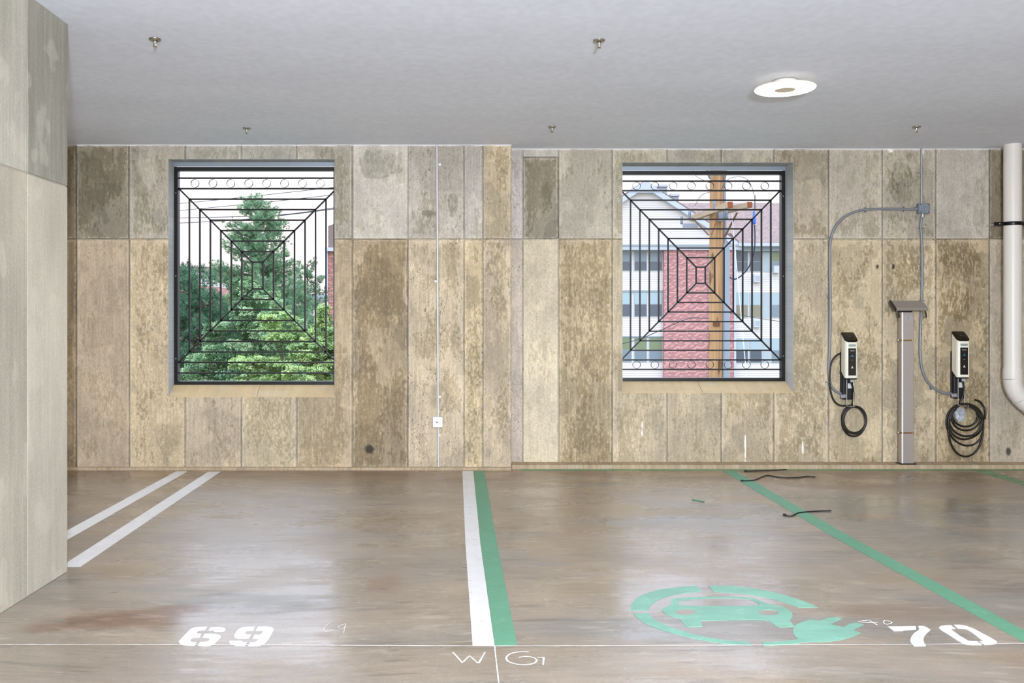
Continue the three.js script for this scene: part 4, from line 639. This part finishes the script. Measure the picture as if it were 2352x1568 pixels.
{
  const d = 66, c = B(380, 700, d), g = thing('brick_building', 'low brick building with pale upper band behind the trees at left', 'building', [c.x, GY, -d - 4]), X = (p) => B(p, 0, d).x, Y = (p) => B(0, p, d).y;
  part(g, 'brick_wall', metres(box(X(180), X(470), GY, Y(655), -d - 8, -d)), brickMat); part(g, 'siding_band', lapSiding(X(180), X(470), Y(655), Y(628), -d + .02), sidingMat); part(g, 'upper_wall', box(X(180), X(470), Y(655), Y(628), -d - 8, -d), sidingMat);
  part(g, 'roof', box(X(176), X(474), Y(628), Y(610), -d - 7, -d - 1), roofMat); part(g, 'awning', box(X(427), X(452), Y(690), Y(674), -d, -d + .8), std({ color: '#5d6a72', roughness: .6 }));
}
{
  const d = 78, c = B(700, 720, d), g = thing('pale_house', 'pale grey house far behind the maple leaves', 'building', [c.x, GY, -d - 4]), X = (p) => B(p, 0, d).x, Y = (p) => B(0, p, d).y;
  part(g, 'siding', lapSiding(X(640), X(790), GY, Y(690), -d), sidingMat); part(g, 'wall', box(X(640), X(790), GY, Y(690), -d - 8, -d - .02), sidingMat); part(g, 'roof', box(X(636), X(794), Y(690), Y(676), -d - 8.4, -d + .4), greyTrim);
}

// ---------------------------------------------------------------- utility pole and wires
{
  const d = 18.6, p0 = at(1644, 868, d), p1 = at(1647, 392, d), dir = p1.clone().sub(p0).divideScalar(p1.y - p0.y), P = (y) => p0.clone().addScaledVector(dir, y - p0.y), top = P(6.2), foot = P(GY);
  const g = thing('utility_pole', 'wooden utility pole with crossarms outside the right window', 'utility pole', foot);
  const wood = std({ map: dataTex(256, 1024, (i, j, o) => { const x = i / 256, y = j / 1024, s = fbm(x * 26, y * 12, 3), k = ss(.62, .75, fbm(x * 5 + 4, y * 26, 3)), f = 1 + .4 * (s - .5); o[0] = 168 * f - 60 * k; o[1] = 132 * f - 56 * k; o[2] = 94 * f - 46 * k; }), roughness: .9 });
  const armMat = std({ map: dataTex(256, 64, (i, j, o) => { const s = fbm(i / 60, j / 5, 3), f = 1 + .25 * (s - .5); o[0] = 168 * f; o[1] = 148 * f; o[2] = 124 * f; }), roughness: .9 }), endMat = std({ color: '#8a4a2c', roughness: .9 }), grey = std({ color: '#8a929c', roughness: .5 }), porcelain = std({ color: '#747d8a', roughness: .3 }), rust = std({ color: '#7d5a44', roughness: .8 }), blue = std({ color: '#3f6fd0', roughness: .5 });
  part(g, 'pole', rod(foot, top, .152, .145, 28), wood);
  part(g, 'cable_riser', rod(at(1667, 1400, d - .1).setY(GY), at(1668, 560, d - .1), .075, .072, 16), std({ color: '#8c99a3', roughness: .5 })); part(g, 'riser_pipe', rod(at(1666, 560, d - .08), at(1663, 330, d - .08), .03), grey);
  // two crossarms swinging towards us at the right
  const arm = (a, b, h) => { const A = at(...a), Bp = at(...b), m = part(g, 'crossarm', bar(A, Bp, .1, h), armMat), u = Bp.clone().sub(A).normalize(); const e = new THREE.Mesh(bar(Bp.clone().addScaledVector(u, -.005), Bp.clone().addScaledVector(u, .012), .102, h * 1.01).translate(-foot.x, -foot.y, -foot.z), endMat); e.name = 'sawn_end'; m.add(e); };
  arm([1588, 502, 19.4], [1677, 470, 17.6], .115); arm([1625, 495, 19.6], [1722, 470, 17.9], .11);
  for (const [a, b] of [[[1590, 500, 18.4], [1628, 540, 18.4]], [[1650, 496, 18.3], [1634, 540, 18.35]], [[1693, 488, 18.2], [1665, 543, 18.5]]]) part(g, 'arm_brace', bar(at(...a), at(...b), .04, .02), rust);
  const ins = (px, py, dd) => { const q = at(px, py, dd), s = part(g, 'insulator', new THREE.LatheGeometry([[0, 0], [.02, 0], [.036, .02], [.022, .035], [.036, .055], [.022, .07], [.034, .095], [.03, .17], [0, .18]].map(([x, y]) => new THREE.Vector2(x, y)), 14).translate(q.x, q.y, q.z), porcelain); };
  ins(1565.5, 515, 18.9); ins(1584, 503, 18.7); ins(1641, 481, 18.2); ins(1669, 502, 18.2);
  part(g, 'fuse_cutout', rod(at(1734, 482, 18), at(1734, 448, 18), .012), std({ color: '#565a62', roughness: .5 })); part(g, 'cable_terminator', new THREE.LatheGeometry([[0, 0], [.03, 0], [.03, .03], [.045, .05], [.03, .06], [.045, .09], [.03, .1], [.045, .13], [.028, .15], [.018, .26], [0, .27]].map(([x, y]) => new THREE.Vector2(x, y)), 14).translate(at(1732, 515, 18).x, at(1732, 515, 18).y, -18), blue);
  part(g, 'cable_lead', tube([[1733, 516, 18], [1734, 540, 18], [1733, 570, 18], [1727, 595, 18.1], [1718, 616, 18.3], [1700, 635, 18.4], [1685, 641, 18.5], [1670, 632, 18.5]].map((a) => at(...a)), .014, 8), std({ color: '#2c3550', roughness: .5 }));
  part(g, 'bracket', box(at(1652, 507, 18.3).x, at(1663, 487, 18.3).x, at(0, 507, 18.3).y, at(0, 487, 18.3).y, -18.46, -18.34), grey); part(g, 'bracket', box(at(1570, 522, 18.7).x, at(1604, 513, 18.7).x, at(0, 522, 18.7).y, at(0, 513, 18.7).y, -18.8, -18.7), grey);
  part(g, 'pole_tag', box(at(1638, 748, 18.42).x, at(1654, 748, 18.42).x, at(0, 749, 18.4).y, at(0, 740, 18.4).y, -18.452, -18.435), std({ color: '#6a4630', roughness: .9 }));
  for (const [a, b] of [[[1623, 388, 18.4], [1631, 410, 18.5]], [[1668, 392, 18.4], [1664, 412, 18.5]]]) part(g, 'arm_brace', bar(at(...a), at(...b), .045, .03), grey);
}
const wireMat = std({ color: '#3a4048', roughness: .7 });
const wire = (pts, r, label) => { const v = pts.map((a) => at(...a)); const c = v[0], g = tube(v, r, 5, 60); g.translate(-c.x, -c.y, -c.z); const m = new THREE.Mesh(g, wireMat); m.name = numbered('overhead_wire'); m.position.copy(c); scene.add(m); tag(m, label, 'wire', 'overhead wires'); };
wire([[60, 494, 30], [415, 467, 26.5], [768, 430, 23.5], [1200, 380, 20.8], [1640, 322, 18.5]], .009, 'topmost overhead wire crossing the left window');
wire([[60, 510, 30], [415, 483, 26.5], [768, 447, 23.5], [1200, 392, 20.8], [1640, 330, 18.5]], .009, 'second overhead wire from the top in the left window');
wire([[60, 508, 30], [415, 500.5, 26.5], [540, 497.5, 25.4], [648, 493, 24.5], [768, 477, 23.5], [1200, 404, 20.8], [1640, 340, 18.5]], .011, 'third overhead wire from the top in the left window');
wire([[60, 524, 30], [415, 512, 26.5], [558, 504, 25.2], [648, 494.5, 24.5], [768, 479.5, 23.5], [1200, 412, 20.8], [1640, 352, 18.5]], .011, 'lowest overhead wire crossing the left window');
wire([[1300, 815, 20], [1429, 789, 19.3], [1470, 778, 19.1], [1520, 757, 18.9], [1565, 737, 18.8], [1590, 730, 18.7], [1626, 731, 18.5]], .009, 'low service wire reaching the pole across the brick bay');
wire([[1663, 716, 18.5], [1700, 723, 19], [1745, 731, 20], [1860, 748, 22]], .007, 'thin low wire leaving the pole to the right');
wire([[1655, 440, 18.4], [1668, 415, 18.2], [1690, 406, 18], [1712, 409, 18], [1725, 425, 18], [1732, 448, 18]], .006, 'thin looping lead from the pole down to the cable terminator');
wire([[1590, 388, 18.6], [1600, 405, 18.6], [1616, 414, 18.6], [1632, 420, 18.5]], .006, 'thin slack wire left of the pole top');
wire([[1596, 472, 18.6], [1612, 448, 18.6], [1630, 441, 18.5]], .006, 'thin bowed lead left of the pole above the crossarm');
{ const a = at(1681, 492, 18.3), b = at(1718, 900, 15); single('guy_wire', mergeGeometries([rod(b, a, .008, .008, 8)]), std({ color: '#b4b7bd', roughness: .5 }), 'white guy wire slanting down right of the pole', 'wire'); }

// ---------------------------------------------------------------- trees
const bark = std({ color: '#6b5a48', roughness: .95 });
const leafMat = (rough = .8) => new THREE.MeshPhysicalMaterial({ color: '#ffffff', roughness: rough, transmission: .25, thickness: 0, specularIntensity: .4 });
function needleTuft() { const P = [], N = 14; for (let k = 0; k < N; k++) { const a = k * 2.4, u = .25 + .75 * (k / N), s = new THREE.Vector3(Math.cos(a) * u, 1.05 - .6 * u, Math.sin(a) * u).normalize(), t = new THREE.Vector3(-Math.sin(a), 0, Math.cos(a)); P.push(t.x * .06, 0, t.z * .06, -t.x * .06, 0, -t.z * .06, s.x, s.y, s.z); } const g = new THREE.BufferGeometry(); g.setAttribute('position', new THREE.Float32BufferAttribute(P, 3)); g.computeVertexNormals(); return g; }
function leafSpray() { const P = []; for (let k = 0; k < 4; k++) { const a = k * 1.7 + .4, e = .3 + .25 * k, d = new THREE.Vector3(Math.cos(a) * Math.cos(e), Math.sin(e) - .4, Math.sin(a) * Math.cos(e)), t = new THREE.Vector3(-Math.sin(a), .25, Math.cos(a)).multiplyScalar(.36), c = d.clone().multiplyScalar(.15), m = d.clone().multiplyScalar(.62), f = d; P.push(c.x, c.y, c.z, m.x + t.x, m.y + t.y, m.z + t.z, f.x, f.y, f.z, c.x, c.y, c.z, f.x, f.y, f.z, m.x - t.x, m.y - t.y, m.z - t.z); } const g = new THREE.BufferGeometry(); g.setAttribute('position', new THREE.Float32BufferAttribute(P, 3)); g.computeVertexNormals(); return g; }
const TUFT = needleTuft(), SPRAY = leafSpray(), UPV = new THREE.Vector3(0, 1, 0);
function foliage(parent, geo, mat, items) {
  const im = new THREE.InstancedMesh(geo, mat, items.length), M = new THREE.Matrix4(), q = new THREE.Quaternion(), c = new THREE.Color();
  items.forEach((it, i) => { q.setFromUnitVectors(UPV, it.dir); q.multiply(new THREE.Quaternion().setFromAxisAngle(UPV, it.roll)); M.compose(it.p.clone().sub(parent.position), q, new THREE.Vector3(it.s, it.s, it.s)); im.setMatrixAt(i, M); im.setColorAt(i, c.setRGB(...it.c)); });
  im.name = 'foliage'; im.userData.kind = 'stuff'; parent.add(im); return im;
}
function conifer(label, px, d, prof, pyLow, cols, nb, size, sd) {
  seed = sd;
  const topY = wy(prof[0][0], d), lowY = wy(pyLow, d), x = wx(px, d), base = new THREE.Vector3(x, GY, -d), g = thing('pine_tree', label, 'tree', base, 'trees outside the left window');
  part(g, 'trunk', rod(base, new THREE.Vector3(x, topY - .1, -d), .2, .02, 10), bark);
  const half = (py) => { let k = 0; while (k < prof.length - 2 && py > prof[k + 1][0]) k++; const a = prof[k], b = prof[k + 1]; return (a[1] + (b[1] - a[1]) * Math.min(1, (py - a[0]) / (b[0] - a[0]))) / F * d; };
  const items = [], limbs = [];
  for (let k = 0; k < nb; k++) {
    const t = Math.pow((k + rnd()) / nb, .8), y = topY - t * (topY - lowY), py = CY - (y - EYE) / d * F, L = half(py) * rr(.62, 1.12) + .12, a = rnd() * 6.283, rise = rr(.05, .5) * (1 - .5 * t);
    const s = new THREE.Vector3(x, y - .1, -d), e = new THREE.Vector3(x + Math.cos(a) * L, y + rise * L * .6, -d + Math.sin(a) * L); if (k % 3 == 0) limbs.push(rod(s, e, .02, .006, 5));
    const n = Math.round(9 + L * 34);
    for (let i = 0; i < n; i++) { const u = .2 + .8 * (i + rnd()) / n, p = s.clone().lerp(e, u), w = .05 + .22 * L * (1 - u) ; p.x += rr(-w, w); p.z += rr(-w, w); p.y += rr(-.08, .14) - .1 * Math.sin(u * 3.1) * L * .3; const cl = cols[Math.floor(rnd() * cols.length)], v = rr(.75, 1.25); items.push({ p, dir: new THREE.Vector3(Math.cos(a) * .8 + rr(-.7, .7), rr(.1, 1.1), Math.sin(a) * .8 + rr(-.7, .7)).normalize(), roll: rnd() * 6, s: size * rr(.7, 1.25), c: cl.map((z) => z * v) }); }
  }
  part(g, 'branches', mergeGeometries(limbs), bark); foliage(g, TUFT, leafMat(), items); return g;
}
function broadleaf(label, d, trunkPx, blobs, cols, count, size, sd) {
  seed = sd;
  const x = wx(trunkPx, d), base = new THREE.Vector3(x, GY, -d), g = thing('leafy_tree', label, 'tree', base, 'trees outside the left window'), items = [], limbs = [];
  const tot = blobs.reduce((s, b) => s + b[2] * b[3], 0), fork = new THREE.Vector3(x, GY + (wy(blobs[0][1], d) - GY) * .45, -d);
  part(g, 'trunk', rod(base, fork, .16, .09, 10), bark);
  for (const [px, py, rx, ry, dz = 0] of blobs) {
    const c = at(px, py, d - dz), R = new THREE.Vector3(rx / F * d, ry / F * d, Math.max(rx, ry) / F * d * .8); limbs.push(rod(fork, c, .04, .012, 6));
    const n = Math.round(count * rx * ry / tot), cl = 44; const cent = []; for (let k = 0; k < cl; k++) { const v = new THREE.Vector3(rr(-1, 1), rr(-1, 1), rr(-1, 1)); if (v.length() > 1) v.normalize(); cent.push(v); }
    for (let i = 0; i < n; i++) { const k = cent[i % cl], v = k.clone().add(new THREE.Vector3(rr(-1, 1), rr(-.7, .7), rr(-1, 1)).multiplyScalar(.24)); const col = cols[(i % cl) % cols.length], f = rr(.75, 1.25); items.push({ p: new THREE.Vector3(c.x + v.x * R.x, c.y + v.y * R.y, c.z + v.z * R.z), dir: new THREE.Vector3(v.x * .6 + rr(-.6, .6), 1, v.z * .6 + rr(-.6, .6)).normalize(), roll: rnd() * 6, s: size * rr(.7, 1.3), c: col.map((z) => z * f) }); }
  }
  part(g, 'branches', mergeGeometries(limbs), bark); foliage(g, SPRAY, leafMat(.7), items); return g;
}
conifer('tall light green pine tree in the middle of the left window', 588, 24, [[455, 6], [478, 34], [520, 62], [560, 62], [600, 80], [660, 112], [740, 130], [880, 150]], 900, [[.20, .35, .20], [.25, .41, .24], [.16, .30, .18], [.31, .47, .27]], 300, .105, 11);
conifer('dark green pine tree at the left edge of the left window', 440, 22, [[610, 8], [650, 50], [700, 80], [780, 110], [900, 130]], 920, [[.11, .23, .13], [.14, .28, .16], [.08, .18, .11]], 190, .105, 23);
conifer('small dark pine tree at the right side of the left window', 706, 27, [[600, 5], [640, 28], [700, 52], [780, 70], [900, 80]], 900, [[.15, .27, .16], [.19, .32, .19]], 90, .11, 37);
broadleaf('mid green leafy tree low in the middle of the left window', 19, 560, [[540, 790, 70, 55], [600, 720, 60, 50], [640, 780, 70, 60], [520, 850, 90, 45], [620, 860, 110, 50], [470, 870, 60, 35], [560, 680, 36, 40]], [[.23, .38, .19], [.30, .45, .23], [.16, .29, .15], [.36, .50, .28]], 30000, .048, 51);
broadleaf('bright yellow-green maple in the lower right of the left window', 15.5, 700, [[640, 752, 46, 34], [700, 800, 52, 34], [742, 780, 36, 36], [600, 840, 46, 22], [690, 850, 75, 28], [752, 840, 40, 36], [742, 722, 14, 26], [600, 882, 60, 20], [560, 836, 30, 16]], [[.42, .57, .22], [.50, .64, .28], [.34, .49, .19], [.28, .42, .18]], 14000, .048, 67);

scene.traverse((o) => { if (o.isMesh) { o.castShadow = true; o.receiveShadow = true; } if (o.isPointLight) { o.castShadow = true; o.shadow.mapSize.set(2048, 2048); } });
renderer.render(scene, camera);
